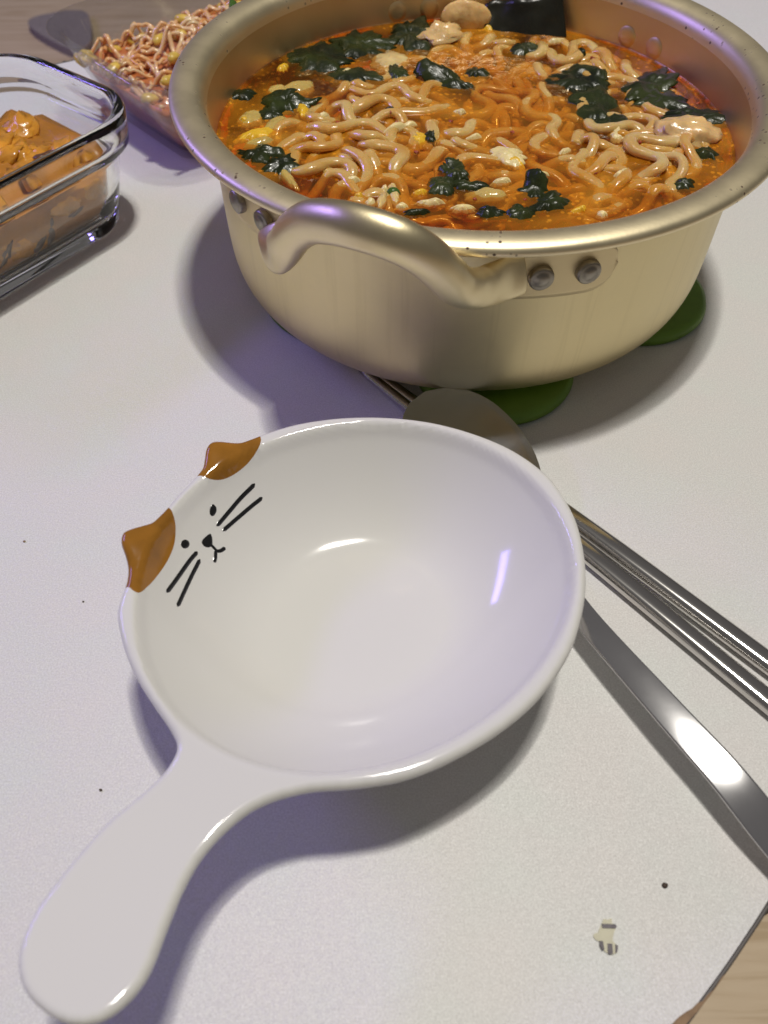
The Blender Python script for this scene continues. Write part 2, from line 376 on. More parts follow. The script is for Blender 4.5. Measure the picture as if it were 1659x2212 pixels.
for i in range(k):
    for j in range(n):
        a, b = i * n + j, i * n + (j + 1) % n; c, d = ((i + 1) % k) * n + (j + 1) % n, ((i + 1) % k) * n + j
        F.append((a, d, c, b))
mesh('edge_trim', V, F, M['edge'], table)
for lx, ly in ((0.05, 0.10), (-0.36, 0.20), (0.46, 0.66), (0.0, 0.52)):
    V, F = tube([(lx, ly, -0.018), (lx, ly, FZ)], 0.014, nseg=14); mesh('leg', V, F, M['edge'], table)
# chipped laminate at the edge, brown board showing
def flat(name, pts, z, m, parent=None, th=0.0003):
    P = ccw(np.array([(p.x, p.y) for p in pts])); k = len(P)
    V = [(x, y, z) for x, y in P] + [(x, y, z - th) for x, y in P]
    F = [tuple(range(k)), tuple(range(2 * k - 1, k - 1, -1))] + [(i, k + i, k + (i + 1) % k, (i + 1) % k) for i in range(k)]
    return mesh(name, V, F, m, parent, smooth=False)
Z7 = lambda x, y: (1166.4 + 0.2969 * x, 1749.6 + 0.2969 * y)
flat('worn_patch', [pix(*Z7(x, y)) for x, y in ((960, 1556), (1010, 1505), (1060, 1470), (1105, 1445), (1145, 1405), (1180, 1392), (1215, 1345), (1262, 1310), (1290, 1265), (1320, 1215), (1345, 1195), (1300, 1262), (1230, 1360), (1150, 1460), (1060, 1560), (1000, 1640), (900, 1640))], 0.0004, M['chip'], table)
# sticker residue and crumbs
st = empty('sticker_residue', pix(*Z7(480, 920))); tag(st, 'torn cream sticker scrap with dark stripes stuck on the white tabletop', 'sticker scrap')
def rel(pts, c): return [p - c for p in pts]
c0 = pix(*Z7(480, 920))
flat('paper', rel([pix(*Z7(x, y)) for x, y in ((460, 795), (490, 800), (520, 790), (522, 828), (550, 840), (550, 865), (535, 900), (525, 950), (545, 975), (565, 990), (560, 1040), (525, 1055), (495, 1050), (460, 1025), (435, 990), (430, 960), (400, 945), (385, 920), (392, 903), (420, 895), (432, 860), (445, 835))], c0), 0.0004, M['residue'], st)
for poly in (((445, 832), (545, 835), (555, 850), (548, 866), (450, 862)), ((430, 955), (455, 960), (465, 1020), (450, 1028), (430, 990)), ((488, 975), (522, 978), (528, 1050), (500, 1055), (490, 1040)), ((545, 980), (565, 992), (560, 1035), (545, 1045))):
    flat('dark_stripe', rel([pix(*Z7(x, y)) for x, y in poly], c0), 0.0007, M['print'], st)
for i, (x, y, s, m_, lab) in enumerate(((1436, 1913, 0.0007, 'crumb', 'dark round crumb on the white table beside the sticker scrap'),
                                   (53, 1170, 0.0004, 'crumb2', 'tiny brown crumb on the table left of the cat dish ears'),
                                   (180, 1300, 0.0003, 'crumb', 'tiny dark crumb on the table beside the cat dish rim'),
                                   (218, 1707, 0.0004, 'crumb', 'tiny black crumb on the table beside the dish handle'),
                                   (131, 272, 0.0012, 'crumb2', 'brown crumb on the table beyond the glass container'))):
    V, F = blob((s * 1.2, s, s * 0.6), 0.3, 2.0, i, 10, 6); o = mesh('crumb', V, F, M[m_]); o.location = pix(x, y) + Vector((0, 0, s * 0.45)); tag(o, lab, 'crumb')
# flat grey rounded shape on the floor, unidentified
P = closed_spline([tuple(pix(x, y, FZ + 0.012).xy) for x, y in ((60, 48), (75, 36), (110, 28), (150, 22), (190, 30), (195, 90), (160, 106), (120, 92), (75, 66))], 6)
V = [(x, y, FZ + 0.012) for x, y in ccw(P)] + [(x, y, FZ) for x, y in ccw(P)]; k = len(P)
F = [tuple(range(k))] + [(i, k + i, k + (i + 1) % k, (i + 1) % k) for i in range(k)]
tag(mesh('floor_shape', V, F, M['mat'], smooth=False), 'small grey rounded flat shape lying on the wooden floor beyond the containers', 'mat')

# ------------------------------------------------------------------ ceramic cat dish
bowl_pts = [(596, 924), (640, 912), (700, 902), (760, 897), (830, 897), (900, 903), (960, 914), (1020, 931), (1080, 954), (1130, 981), (1180, 1019), (1215, 1062), (1245, 1117), (1262, 1180), (1268, 1240), (1264, 1300), (1252, 1352), (1235, 1400), (1200, 1460), (1150, 1520), (1080, 1577), (1010, 1620), (940, 1655), (870, 1680), (800, 1693)]
hand_pts = [(740, 1698, .0405), (680, 1702, .0405), (620, 1712, .041), (560, 1733, .041), (510, 1763, .0415), (460, 1808, .042), (420, 1858, .0425), (390, 1913, .043), (370, 1960, .0435), (350, 2010, .044), (332, 2060, .0445), (310, 2108, .045), (280, 2152, .045), (240, 2188, .0455), (205, 2207, .0455), (168, 2213, .0455), (130, 2206, .0455), (95, 2187, .0455), (62, 2157, .045), (42, 2122, .045), (36, 2082, .0445), (42, 2040, .044), (60, 1990, .044), (85, 1945, .0435), (130, 1883, .043), (180, 1820, .0425), (230, 1765, .042), (290, 1715, .0415), (340, 1672, .041), (368, 1638, .0405), (379, 1605, .0405), (364, 1570, .04)]
left_pts = [(330, 1520), (295, 1465), (270, 1410), (256, 1360), (251, 1320), (259, 1287), (267, 1266)]
ear_out1 = [(273, 1245), (275, 1224), (271, 1202), (264, 1179), (268, 1160), (284, 1149), (309, 1137), (328, 1127), (341, 1113), (360, 1092)]
mid_pts = [(381, 1067), (406, 1042), (424, 1025)]
ear_out2 = [(437, 1011), (442, 996), (447, 977), (457, 965), (474, 960), (514, 956), (537, 947), (560, 937)]
ZR = 0.040
olist = [(*p, ZR) for p in bowl_pts] + hand_pts + [(*p, ZR) for p in left_pts + ear_out1 + mid_pts + ear_out2]
oxy = [tuple(pix(*p).xy) for p in olist]
BO = ccw(closed_spline(oxy, 6)); BO = BO[np.r_[True, np.linalg.norm(np.diff(BO, axis=0), axis=1) > 1e-5]]
# smooth rim radius of the round dish (ears and handle left out)
bp = np.array([tuple(pix(*p, ZR).xy) for p in bowl_pts + left_pts[2:] + mid_pts])
A = np.c_[2 * bp, np.ones(len(bp))]; cc = np.linalg.lstsq(A, (bp ** 2).sum(1), rcond=None)[0]; BC = cc[:2]
ang = np.arctan2(bp[:, 1] - BC[1], bp[:, 0] - BC[0]); rr = np.hypot(bp[:, 0] - BC[0], bp[:, 1] - BC[1])
basis = lambda a: np.stack([np.ones_like(a), np.cos(a), np.sin(a), np.cos(2 * a), np.sin(2 * a), np.cos(3 * a), np.sin(3 * a)], -1)
reg = np.diag([0, .02, .02, .05, .05, .3, .3]); B = basis(ang)
coef = np.linalg.solve(B.T @ B + reg, B.T @ rr)
def Rim(a): return basis(a) @ coef
EDGE = 0.0020
def seg_dist(Pq, poly):
    """distance of points to closed polyline"""
    a = poly; b = np.roll(poly, -1, 0); out = np.full(len(Pq), 1e9)
    ab = b - a; L2 = (ab ** 2).sum(1) + 1e-18
    for i in range(0, len(Pq), 500):
        q = Pq[i:i + 500, None, :]; t = np.clip(((q - a) * ab).sum(2) / L2, 0, 1)
        out[i:i + 500] = np.sqrt((((a + t[..., None] * ab) - q) ** 2).sum(2)).min(1)
    return out
ear_tips = [np.array(pix(*p, ZR).xy) for p in ((268, 1168), (452, 968))]
def base_z(Q):
    d = Q - BC; a = np.arctan2(d[:, 1], d[:, 0]); r = np.hypot(d[:, 0], d[:, 1]); R = Rim(a) - 0.0030
    rho = r / R
    t = np.clip((rho - 0.42) / 0.58, 0, 1.0)
    g = t ** 1.8
    lip = smoothstep(0.95, 1.0, rho)
    z = 0.0135 + (ZR - 0.0135) * (g * (1 - lip) + lip * 1.0)
    out = np.clip(r - R, 0, None)
    z = z + 0.0065 * smoothstep(0.012, 0.075, out)                   # handle rises a little
    for e in ear_tips:
        dd = np.hypot(Q[:, 0] - e[0], Q[:, 1] - e[1]); z = z + 0.0028 * np.exp(-(dd / 0.0085) ** 2)
    return z, rho, out
def top_z(Q, d):
    z, rho, out = base_z(Q)
    k = np.clip(1 - d / EDGE, 0, 1)
    return z - EDGE * (1 - np.sqrt(np.clip(1 - k * k, 0, 1)))
def bot_z(Q, d):
    z, rho, out = base_z(Q); th = 0.0044
    k = np.clip(1 - d / EDGE, 0, 1)
    zb = z - th + (th - EDGE) * (1 - np.sqrt(np.clip(1 - k * k, 0, 1)))
    return np.where(rho < 0.56, 0.0002 + (zb - 0.0002) * smoothstep(0.50, 0.56, rho), np.maximum(zb, 0.0022))
def on_dish(px, py):
    z = 0.03
    for _ in range(60):
        q = pix(px, py, z); zz = base_z(np.array([[q.x, q.y]]))[0][0]; z = z + 0.45 * (min(zz, ZR + 0.004) - z)
    return np.array(pix(px, py, z).xy)
Z3 = lambda x, y: (246.2 + 0.2109 * x, 907.2 + 0.2109 * y)
e1 = [Z3(*p) for p in ((100, 1700), (130, 1708), (160, 1715), (200, 1750), (245, 1770), (290, 1755), (340, 1710), (400, 1650), (460, 1575), (520, 1490), (565, 1410), (600, 1330), (622, 1250), (630, 1180), (632, 1120), (628, 1060), (612, 985), (585, 920), (540, 875))]
e2 = [Z3(*p) for p in ((845, 562), (900, 573), (960, 597), (1040, 615), (1140, 602), (1240, 552), (1340, 475), (1400, 410), (1450, 340), (1490, 265), (1506, 200), (1488, 142))]
def dense(P, n): return catmull(P, n)
ear_polys = []
for e, tip in ((e1, ear_tips[0]), (e2, ear_tips[1])):
    p = dense([on_dish(*q) for q in e], 4)
    # push the two ends past the outline and close outside
    c = p.mean(0); outw = (tip - BC) / np.linalg.norm(tip - BC)
    ear_polys.append((p, np.vstack([p, p[-1] + outw * 0.006, p[-1] + outw * 0.03, p[0] + outw * 0.03, p[0] + outw * 0.006])))
def inside(Q, poly):
    x, y = Q[:, 0], Q[:, 1]; r = np.zeros(len(Q), bool); j = len(poly) - 1
    for i in range(len(poly)):
        xi, yi = poly[i]; xj, yj = poly[j]
        c = ((yi > y) != (yj > y)) & (x < (xj - xi) * (y - yi) / (yj - yi + 1e-18) + xi); r ^= c; j = i
    return r
bn = normals2(BO); pts = [tuple(p) for p in BO]; nb = len(BO); edges = [(i, (i + 1) % nb) for i in range(nb)]
for d in (0.00008, 0.0003, 0.0006, 0.001, 0.0015, 0.0020, 0.0026):
    ring = BO - bn * d
    dd = seg_dist(ring, BO); ring = ring[dd > d * 0.97]; pts += [tuple(p) for p in ring]
mn_, mx_ = BO.min(0), BO.max(0); h = 0.0011
gx = []
for i, y in enumerate(np.arange(mn_[1], mx_[1], h * 0.866)):
    for x in np.arange(mn_[0] + (h / 2 if i % 2 else 0), mx_[0], h): gx.append((x, y))
gx = np.array(gx); gx = gx[inside(gx, BO)]; gx = gx[seg_dist(gx, BO) > 0.0030]
earl = np.vstack([p for p, _ in ear_polys]); dmin = np.array([1e9] * len(gx))
for i in range(0, len(gx), 2000): dmin[i:i + 2000] = np.sqrt(((gx[i:i + 2000, None] - earl[None]) ** 2).sum(2)).min(1)
pts += [tuple(p) for p in gx[dmin > 0.0006]]
for p, _ in ear_polys:
    s = len(pts); pts += [tuple(q) for q in p]; edges += [(s + i, s + i + 1) for i in range(len(p) - 1)]
cv, ce, cf, *_ = delaunay_2d_cdt([Vector(p) for p in pts], edges, [], 0, 1e-7)
CV = np.array([tuple(v) for v in cv]); CF = np.array([f for f in cf if len(f) == 3])
cen = CV[CF].mean(1); CF = CF[inside(cen, BO)]; cen = CV[CF].mean(1)
D = seg_dist(CV, BO); D[D < 2e-6] = 0
TZ = top_z(CV, D); BZ = bot_z(CV, D); BZ = np.where(D == 0, TZ, np.minimum(BZ, TZ - 1e-5 * (D > 0)))
nv = len(CV); onb = D == 0
idx_b = np.where(onb, np.arange(nv), np.arange(nv) + nv)
AV = np.vstack([np.c_[CV, TZ], np.c_[CV, BZ]])
top = CF; bot = idx_b[CF][:, ::-1]
allF = np.vstack([top, bot])
fn = np.cross(AV[allF[:, 1]] - AV[allF[:, 0]], AV[allF[:, 2]] - AV[allF[:, 0]])
VN = np.zeros_like(AV)
for k in range(3): np.add.at(VN, allF[:, k], fn)
VN /= np.linalg.norm(VN, axis=1)[:, None] + 1e-15
dish_origin = Vector((BC[0], BC[1], 0))
dish = empty('cat_dish', dish_origin)
tag(dish, 'white ceramic cat-faced dish with brown ears and a long flat handle', 'dish')
def sub_mesh(name, faces, m, parent):
    u, inv = np.unique(faces, return_inverse=True); inv = inv.reshape(faces.shape)
    o = mesh(name, AV[u] - np.array(dish_origin), inv.tolist(), m, parent)
    o.data.normals_split_custom_set_from_vertices([tuple(x) for x in VN[u]]); return o
em = [inside(cen, q) for _, q in ear_polys]
rest = ~(em[0] | em[1])
hside = np.zeros(len(cen), bool)
rest_f = np.vstack([top[rest], bot])
sub_mesh('body', rest_f, M['ceramic'], dish)
for e in em:
    o = sub_mesh('ear', top[e], M['ear'], dish); o['label'] = 'glossy brown painted ear'
# face drawn in black glaze
def dish_pts(V2):
    V2 = np.asarray(V2); d = np.maximum(seg_dist(V2, BO), 0); return np.c_[V2, top_z(V2, d)]
def stroke(name, pts, w, n=8):
    c = catmull([on_dish(*Z3(*p)) for p in pts], n); T = np.gradient(c, axis=0); T /= np.linalg.norm(T, axis=1)[:, None]
    Nn = np.stack([-T[:, 1], T[:, 0]], 1); hw = w / 2
    # round caps
    s = np.r_[0, np.cumsum(np.linalg.norm(np.diff(c, axis=0), axis=1))]; e = np.minimum(s, s[-1] - s); wid = hw * np.sqrt(np.clip(1 - (1 - np.clip(e / hw, 0, 1)) ** 2, 0.0, 1))
    wid = np.maximum(wid, hw * 0.25)
    offs = (-1, -0.5, 0, 0.5, 1); V = []; 
    for k in offs: V.append(dish_pts(c + Nn * (wid * k)[:, None]))
    V = np.stack(V, 1); lift = np.array([0.00005, 0.00022, 0.00026, 0.00022, 0.00005]); V[:, :, 2] += lift[None]
    m_, k_ = V.shape[:2]; F = [(i * k_ + j, (i + 1) * k_ + j, (i + 1) * k_ + j + 1, i * k_ + j + 1) for i in range(m_ - 1) for j in range(k_ - 1)]
    return mesh(name, V.reshape(-1, 3) - np.array(dish_origin), F, M['ink'], dish)
def spot(name, pts):
    P = closed_spline([on_dish(*Z3(*p)) for p in pts], 4); c = P.mean(0); rings = [c + (P - c) * k for k in (1.0, 0.85, 0.55, 0.2)]
    V = np.vstack([dish_pts(r_) + [0, 0, l_] for r_, l_ in zip(rings, (0.00005, 0.0002, 0.00026, 0.00026))]); k = len(P)
    F = [(i * k + j, i * k + (j + 1) % k, (i + 1) * k + (j + 1) % k, (i + 1) * k + j) for i in range(3) for j in range(k)] + [tuple(3 * k + j for j in range(k))]
    return mesh(name, V - np.array(dish_origin), F, M['ink'], dish)
WK = 0.0009
stroke('whisker', ((1052, 1088), (1180, 940), (1300, 800), (1445, 655)), WK)
stroke('whisker', ((1112, 1138), (1250, 1020), (1390, 900), (1520, 795)), WK)
stroke('whisker', ((855, 1350), (770, 1450), (650, 1620), (540, 1768)), WK)
stroke('whisker', ((882, 1428), (800, 1590), (725, 1750), (650, 1912)), WK)
spot('eye', ((1018, 864), (1048, 895), (1050, 935), (1030, 975), (1003, 986), (982, 962), (982, 915), (997, 880)))
spot('eye', ((730, 1226), (762, 1240), (775, 1272), (762, 1303), (730, 1318), (698, 1304), (685, 1272), (698, 1240)))
spot('nose', ((982, 1166), (1002, 1190), (1010, 1240), (1005, 1285), (975, 1306), (930, 1298), (903, 1268), (902, 1240), (930, 1205)))
stroke('mouth', ((985, 1270), (1020, 1305), (1055, 1340), (1095, 1340), (1140, 1308)), WK)
stroke('mouth', ((1046, 1335), (1042, 1370), (1040, 1410), (1028, 1460)), WK)

# ------------------------------------------------------------------ trivet
V = []; F = []
tri = []
LOBE0 = math.radians(-90)
for k in range(720):
    a = LOBE0 + math.radians(k * 0.5); r = 0
    for j in range(5):
        ca = LOBE0 + j * math.pi * 0.4; d = a - ca; cr_, lr = 0.0670, 0.0320
        disc = lr * lr - (cr_ * math.sin(d)) ** 2
        if disc > 0 and math.cos(d) > 0: r = max(r, cr_ * math.cos(d) + math.sqrt(disc))
    tri.append((max(r, 0.05), a))
def ringp(off, z): return [((r + off) * math.cos(a), (r + off) * math.sin(a), z) for r, a in tri]
rings = [ringp(-0.004, 0.0), ringp(-0.001, 0.0004), ringp(0.0, 0.0022), ringp(-0.0008, 0.0046), ringp(-0.003, 0.0058), ringp(-0.012, 0.006), ringp(-0.03, 0.006)]
for r_ in rings: V += r_
for i in range(len(rings) - 1):
    for j in range(720): F.append((i * 720 + j, i * 720 + (j + 1) % 720, (i + 1) * 720 + (j + 1) % 720, (i + 1) * 720 + j))
F.append(tuple((len(rings) - 1) * 720 + j for j in range(720))); F.append(tuple(719 - j for j in range(720)))
tv = mesh('trivet', V, F, M['green']); tv.location = POT + Vector((0.009, -0.005, 0)); tag(tv, 'green silicone flower-shaped trivet under the gold pot', 'trivet')

# ------------------------------------------------------------------ pot
pot = empty('cooking_pot', POT + Vector((0, 0, 0.006))); tag(pot, 'gold aluminium cooking pot with riveted loop handles on green trivet', 'pot')
ZB = 0.0   # local z of pot base (world 0.006)
outer = [(0.0, 0.0), (0.05, 0.0), (0.074, 0.0001), (0.0830, 0.0006), (0.0895, 0.0022), (0.0948, 0.0052), (0.0982, 0.0095), (0.1001, 0.0150), (0.1009, 0.022), (0.1013, 0.034), (0.1016, 0.050), (0.1024, 0.065), (0.1028, 0.0740)]
rim = [(0.1028, 0.0740), (0.1036, 0.0762), (0.1070, 0.0776), (0.1108, 0.0770), (0.1132, 0.0766), (0.1146, 0.0774), (0.1149, 0.0788), (0.1139, 0.0802), (0.1116, 0.0810), (0.1086, 0.0811), (0.1057, 0.0804), (0.1036, 0.0789), (0.1023, 0.0765), (0.1018, 0.0735)]
inner = [(0.1018, 0.0735), (0.1013, 0.065), (0.1006, 0.050), (0.1001, 0.034), (0.0997, 0.024), (0.0988, 0.0165), (0.0970, 0.0110), (0.0937, 0.0068), (0.0885, 0.0037), (0.082, 0.0020), (0.06, 0.0015), (0.0, 0.0015)]
def refine(prof, k=3): return [tuple(p) for p in catmull(prof, k)]
V, F = lathe(refine(outer), 192); mesh('wall', V, F, M['gold'], pot)
V, F = lathe(refine(rim, 4), 192); mesh('rim', V, F, M['gold_rim'], pot)
V, F = lathe(refine(inner), 192); mesh('inside', V, F, M['gold_in'], pot)
def wallR(z): return 0.1013 + (z - 0.034) * (0.0015 / 0.040)
def plate(a_c, half_a, zc, zh, sgn, name='handle_plate', m_='plate'):
    V = []; F = []; na, nz = 24, 10
    pts = []
    for i in range(na + 1):
        u = -1 + 2 * i / na
        for j in range(nz + 1):
            v = -1 + 2 * j / nz
            # rounded end away from the handle, squared end near it
            e = abs(u) if u * sgn > 0 else 0.0
            hgt = zh * math.sqrt(max(0.0, 1 - max(0, (e - 0.45) / 0.55) ** 2.2)) * (1 - 0.12 * (1 - u * sgn) / 2)
            a = a_c + half_a * u; z = zc + hgt * v
            r = wallR(z) + 0.0017; V.append((r * math.cos(a), r * math.sin(a), z))
    for i in range(na):
        for j in range(nz):
            F.append((i * (nz + 1) + j, (i + 1) * (nz + 1) + j, (i + 1) * (nz + 1) + j + 1, i * (nz + 1) + j + 1))
    return mesh(name, V, F, M[m_], pot, solid=0.0015, offset=-1.0 if True else 1, bevel=0.0)
def rivet(a, z, r0, inward=False, rad=0.0042, h=0.0030):
    prof = [(0.0, h), (rad * 0.55, h), (rad * 0.62, h * 0.86), (rad * 0.8, h * 0.9), (rad * 0.94, h * 0.8), (rad, h * 0.55), (rad, 0.0)]
    if inward: prof = [(0.0, h * 0.42), (rad * 0.5, h * 0.40), (rad * 0.85, h * 0.27), (rad, 0.0)]
    V, F = lathe(prof, 20)
    o = mesh('rivet', V, F, M['gold_in' if inward else 'rivet'], pot)
    d = Vector((math.cos(a), math.sin(a), 0)); o.rotation_mode = 'QUATERNION'
    o.rotation_quaternion = (-d if inward else d).to_track_quat('Z', 'Y')
    o.location = d * r0 + Vector((0, 0, z)); return o
HA = {}
for px, py in ((512, 437), (567, 478), (1187, 590), (1277, 573)):
    p = pixcyl(px, py, 0.1045); HA[(px, py)] = (math.atan2(p.y - POT.y, p.x - POT.x), p.z - 0.006)
aL = (HA[(512, 437)][0] + HA[(567, 478)][0]) / 2 + math.radians(1.0); aR = (HA[(1187, 590)][0] + HA[(1277, 573)][0]) / 2 - math.radians(1.0)
ZRV = sum(v[1] for v in HA.values()) / 4
for aa, sgn in ((aL, -1), (aR, 1)):
    plate(aa, math.radians(10.5), ZRV, 0.0098, sgn)
    for d in (-4.3, 4.3): rivet(aa + math.radians(d), ZRV, wallR(ZRV) + 0.0015)
back = math.radians(180)
for aa in (aL + back, aR + back):
    plate(aa, math.radians(10.5), ZRV, 0.0098, -1 if aa == aR + back else 1)
    for d in (-4.3, 4.3):
        rivet(aa + math.radians(d), ZRV, wallR(ZRV) + 0.0015); rivet(aa + math.radians(d), ZRV, wallR(ZRV) - 0.0012, inward=True, rad=0.0046, h=0.0014)
# handle: bar read from the photo, its distance from the pot wall growing to the grip
hp = [(588, 487, 0.1065), (585, 520, 0.1105), (594, 546, 0.1150), (614, 533, 0.1180), (638, 500, 0.1205), (672, 480, 0.1235), (715, 480, 0.1265), (765, 489, 0.1290), (830, 508, 0.1300), (880, 529, 0.1295), (925, 558, 0.1275), (962, 592, 0.1245), (992, 618, 0.1215), (1030, 623, 0.1175), (1070, 611, 0.1130), (1105, 598, 0.1085), (1132, 586, 0.1056)]
path = [pixcyl(*p) - pot.location for p in hp]
path = catmull([tuple(p) for p in path], 6)
u = np.linspace(0, 1, len(path))
g = np.minimum(smoothstep(0.08, 0.24, u), 1 - smoothstep(0.76, 0.93, u))
ra = 0.0064 * g + 0.0072 * (1 - g); rb = 0.0053 * g + 0.0017 * (1 - g)
# orientation: flat ends lie along the wall, so take the outward-up direction as reference
outv = np.array([(p[0], p[1], 0) for p in path]); outv /= np.linalg.norm(outv, axis=1)[:, None]
upv = np.array([0, 0, 1.0])
def tube_ref(path, ra, rb, ref, nseg=20, power=2.0):
    T = np.gradient(path, axis=0); T /= np.linalg.norm(T, axis=1)[:, None]
    Nn = ref - (ref * T).sum(1)[:, None] * T; Nn /= np.linalg.norm(Nn, axis=1)[:, None]; Sx = np.cross(T, Nn)
    a = np.linspace(0, 2 * np.pi, nseg, endpoint=False); e = 2.0 / power
    ca = np.sign(np.cos(a)) * np.abs(np.cos(a)) ** e; sa = np.sign(np.sin(a)) * np.abs(np.sin(a)) ** e
    V = path[:, None] + (ra[:, None] * ca)[..., None] * Sx[:, None] + (rb[:, None] * sa)[..., None] * Nn[:, None]
    Nn_ = len(path); F = [(i * nseg + j, i * nseg + (j + 1) % nseg, (i + 1) * nseg + (j + 1) % nseg, (i + 1) * nseg + j) for i in range(Nn_ - 1) for j in range(nseg)]
    F += [tuple(range(nseg - 1, -1, -1)), tuple((Nn_ - 1) * nseg + j for j in range(nseg))]
    return V.reshape(-1, 3).tolist(), F
V, F = tube_ref(path, ra, rb, outv * 0.8 + upv * 0.25)
hob = mesh('handle', V, F, M['handle'], pot, sub=1)
hb = hob.copy(); COL.objects.link(hb); hb.parent = pot; hb.rotation_euler = (0, 0, math.pi)

# ------------------------------------------------------------------ broth and what floats in it
BZ_ = 0.0625; BR = 0.1011
SZ = BZ_ + 0.0014          # broth surface, a little over the lowest strands
ringsb = [(0.0, SZ), (0.03, SZ), (0.06, SZ), (0.085, SZ), (0.097, SZ), (BR - 0.0016, SZ + 0.0002), (BR - 0.0004, SZ + 0.0010), (BR - 0.0004, SZ - 0.002), (0.0996, 0.0480), (0.06, 0.0480), (0.0, 0.0480)]
V, F = lathe(ringsb, 128); F = [tuple(reversed(f)) for f in F]
br = mesh('broth', V, F, M['broth']); br.data.materials.append(M['broth_deep']); br.location = (POT.x, POT.y, 0)
mi = [0] * len(F)
for i, f in enumerate(F):
    if i // 128 >= 8: mi[i] = 1
br.data.polygons.foreach_set('material_index', mi)
tag(br, 'spicy orange-red soup broth filling the gold pot', 'soup')

allow = np.array([tuple(pix(x, y, BZ_).xy) for x, y in ((585, 330), (600, 250), (660, 190), (800, 150), (930, 62), (1150, 66), (1330, 105), (1430, 160), (1540, 245), (1560, 330), (1460, 425), (1250, 470), (1000, 474), (800, 452), (650, 405))])
HM = np.full((220, 220), 0.0500); H0 = np.array([POT.x - 0.11, POT.y - 0.11])
def hm_idx(p): 
    i = np.clip(((p - H0) / 0.001).astype(int), 1, 218); return i[:, 0], i[:, 1]
mounds = [(760, 300, .026, .0035), (880, 215, .02, .002), (1330, 340, .03, .004), (1290, 130, .03, .003), (740, 380, .02, .002), (1480, 350, .014, .002), (1000, 320, .02, .0012), (1050, 110, .025, .001)]
pools = [(1060, 250, .014, .0015), (1190, 420, .014, .004), (660, 200, .012, .002), (1130, 470, .02, .003), (930, 400, .012, .003), (1050, 160, .02, .0015)]
mw = [(np.array(pix(x, y, BZ_).xy), s, h_) for x, y, s, h_ in mounds]; pw = [(np.array(pix(x, y, BZ_).xy), s, h_) for x, y, s, h_ in pools]
def capz(p):
    z = np.full(len(p), BZ_ - 0.0040)
    for c, s, h_ in mw: z += h_ * np.exp(-((p - c) ** 2).sum(1) / s ** 2)
    for c, s, h_ in pw: z -= h_ * np.exp(-((p - c) ** 2).sum(1) / s ** 2)
    return z
NOODLE_R = 0.00215
marks = [(pix(x, y, BZ_).xy, n_) for x, y, n_ in ((1140, 75, 'black kelp sheet'), (968, 180, 'upright pointed seaweed tip'), (1282, 232, 'round olive seaweed leaf'), (1100, 338, 'white egg flake'),
         (618, 228, 'frilly seaweed and egg curd'), (1483, 292, 'large pale dumpling'), (953, 402, 'squarish dark seaweed piece'), (700, 420, 'rim behind the pot handle'), (840, 120, 'pale onion and dark seaweed leaves'), (1180, 440, 'seaweed bunch at the rim'), (1360, 410, 'rim above the riveted plate'))]
noodles = 0; tries = 0
OFF = [(di, dj, math.hypot(di, dj) * 0.001) for di in range(-3, 4) for dj in range(-3, 4)]
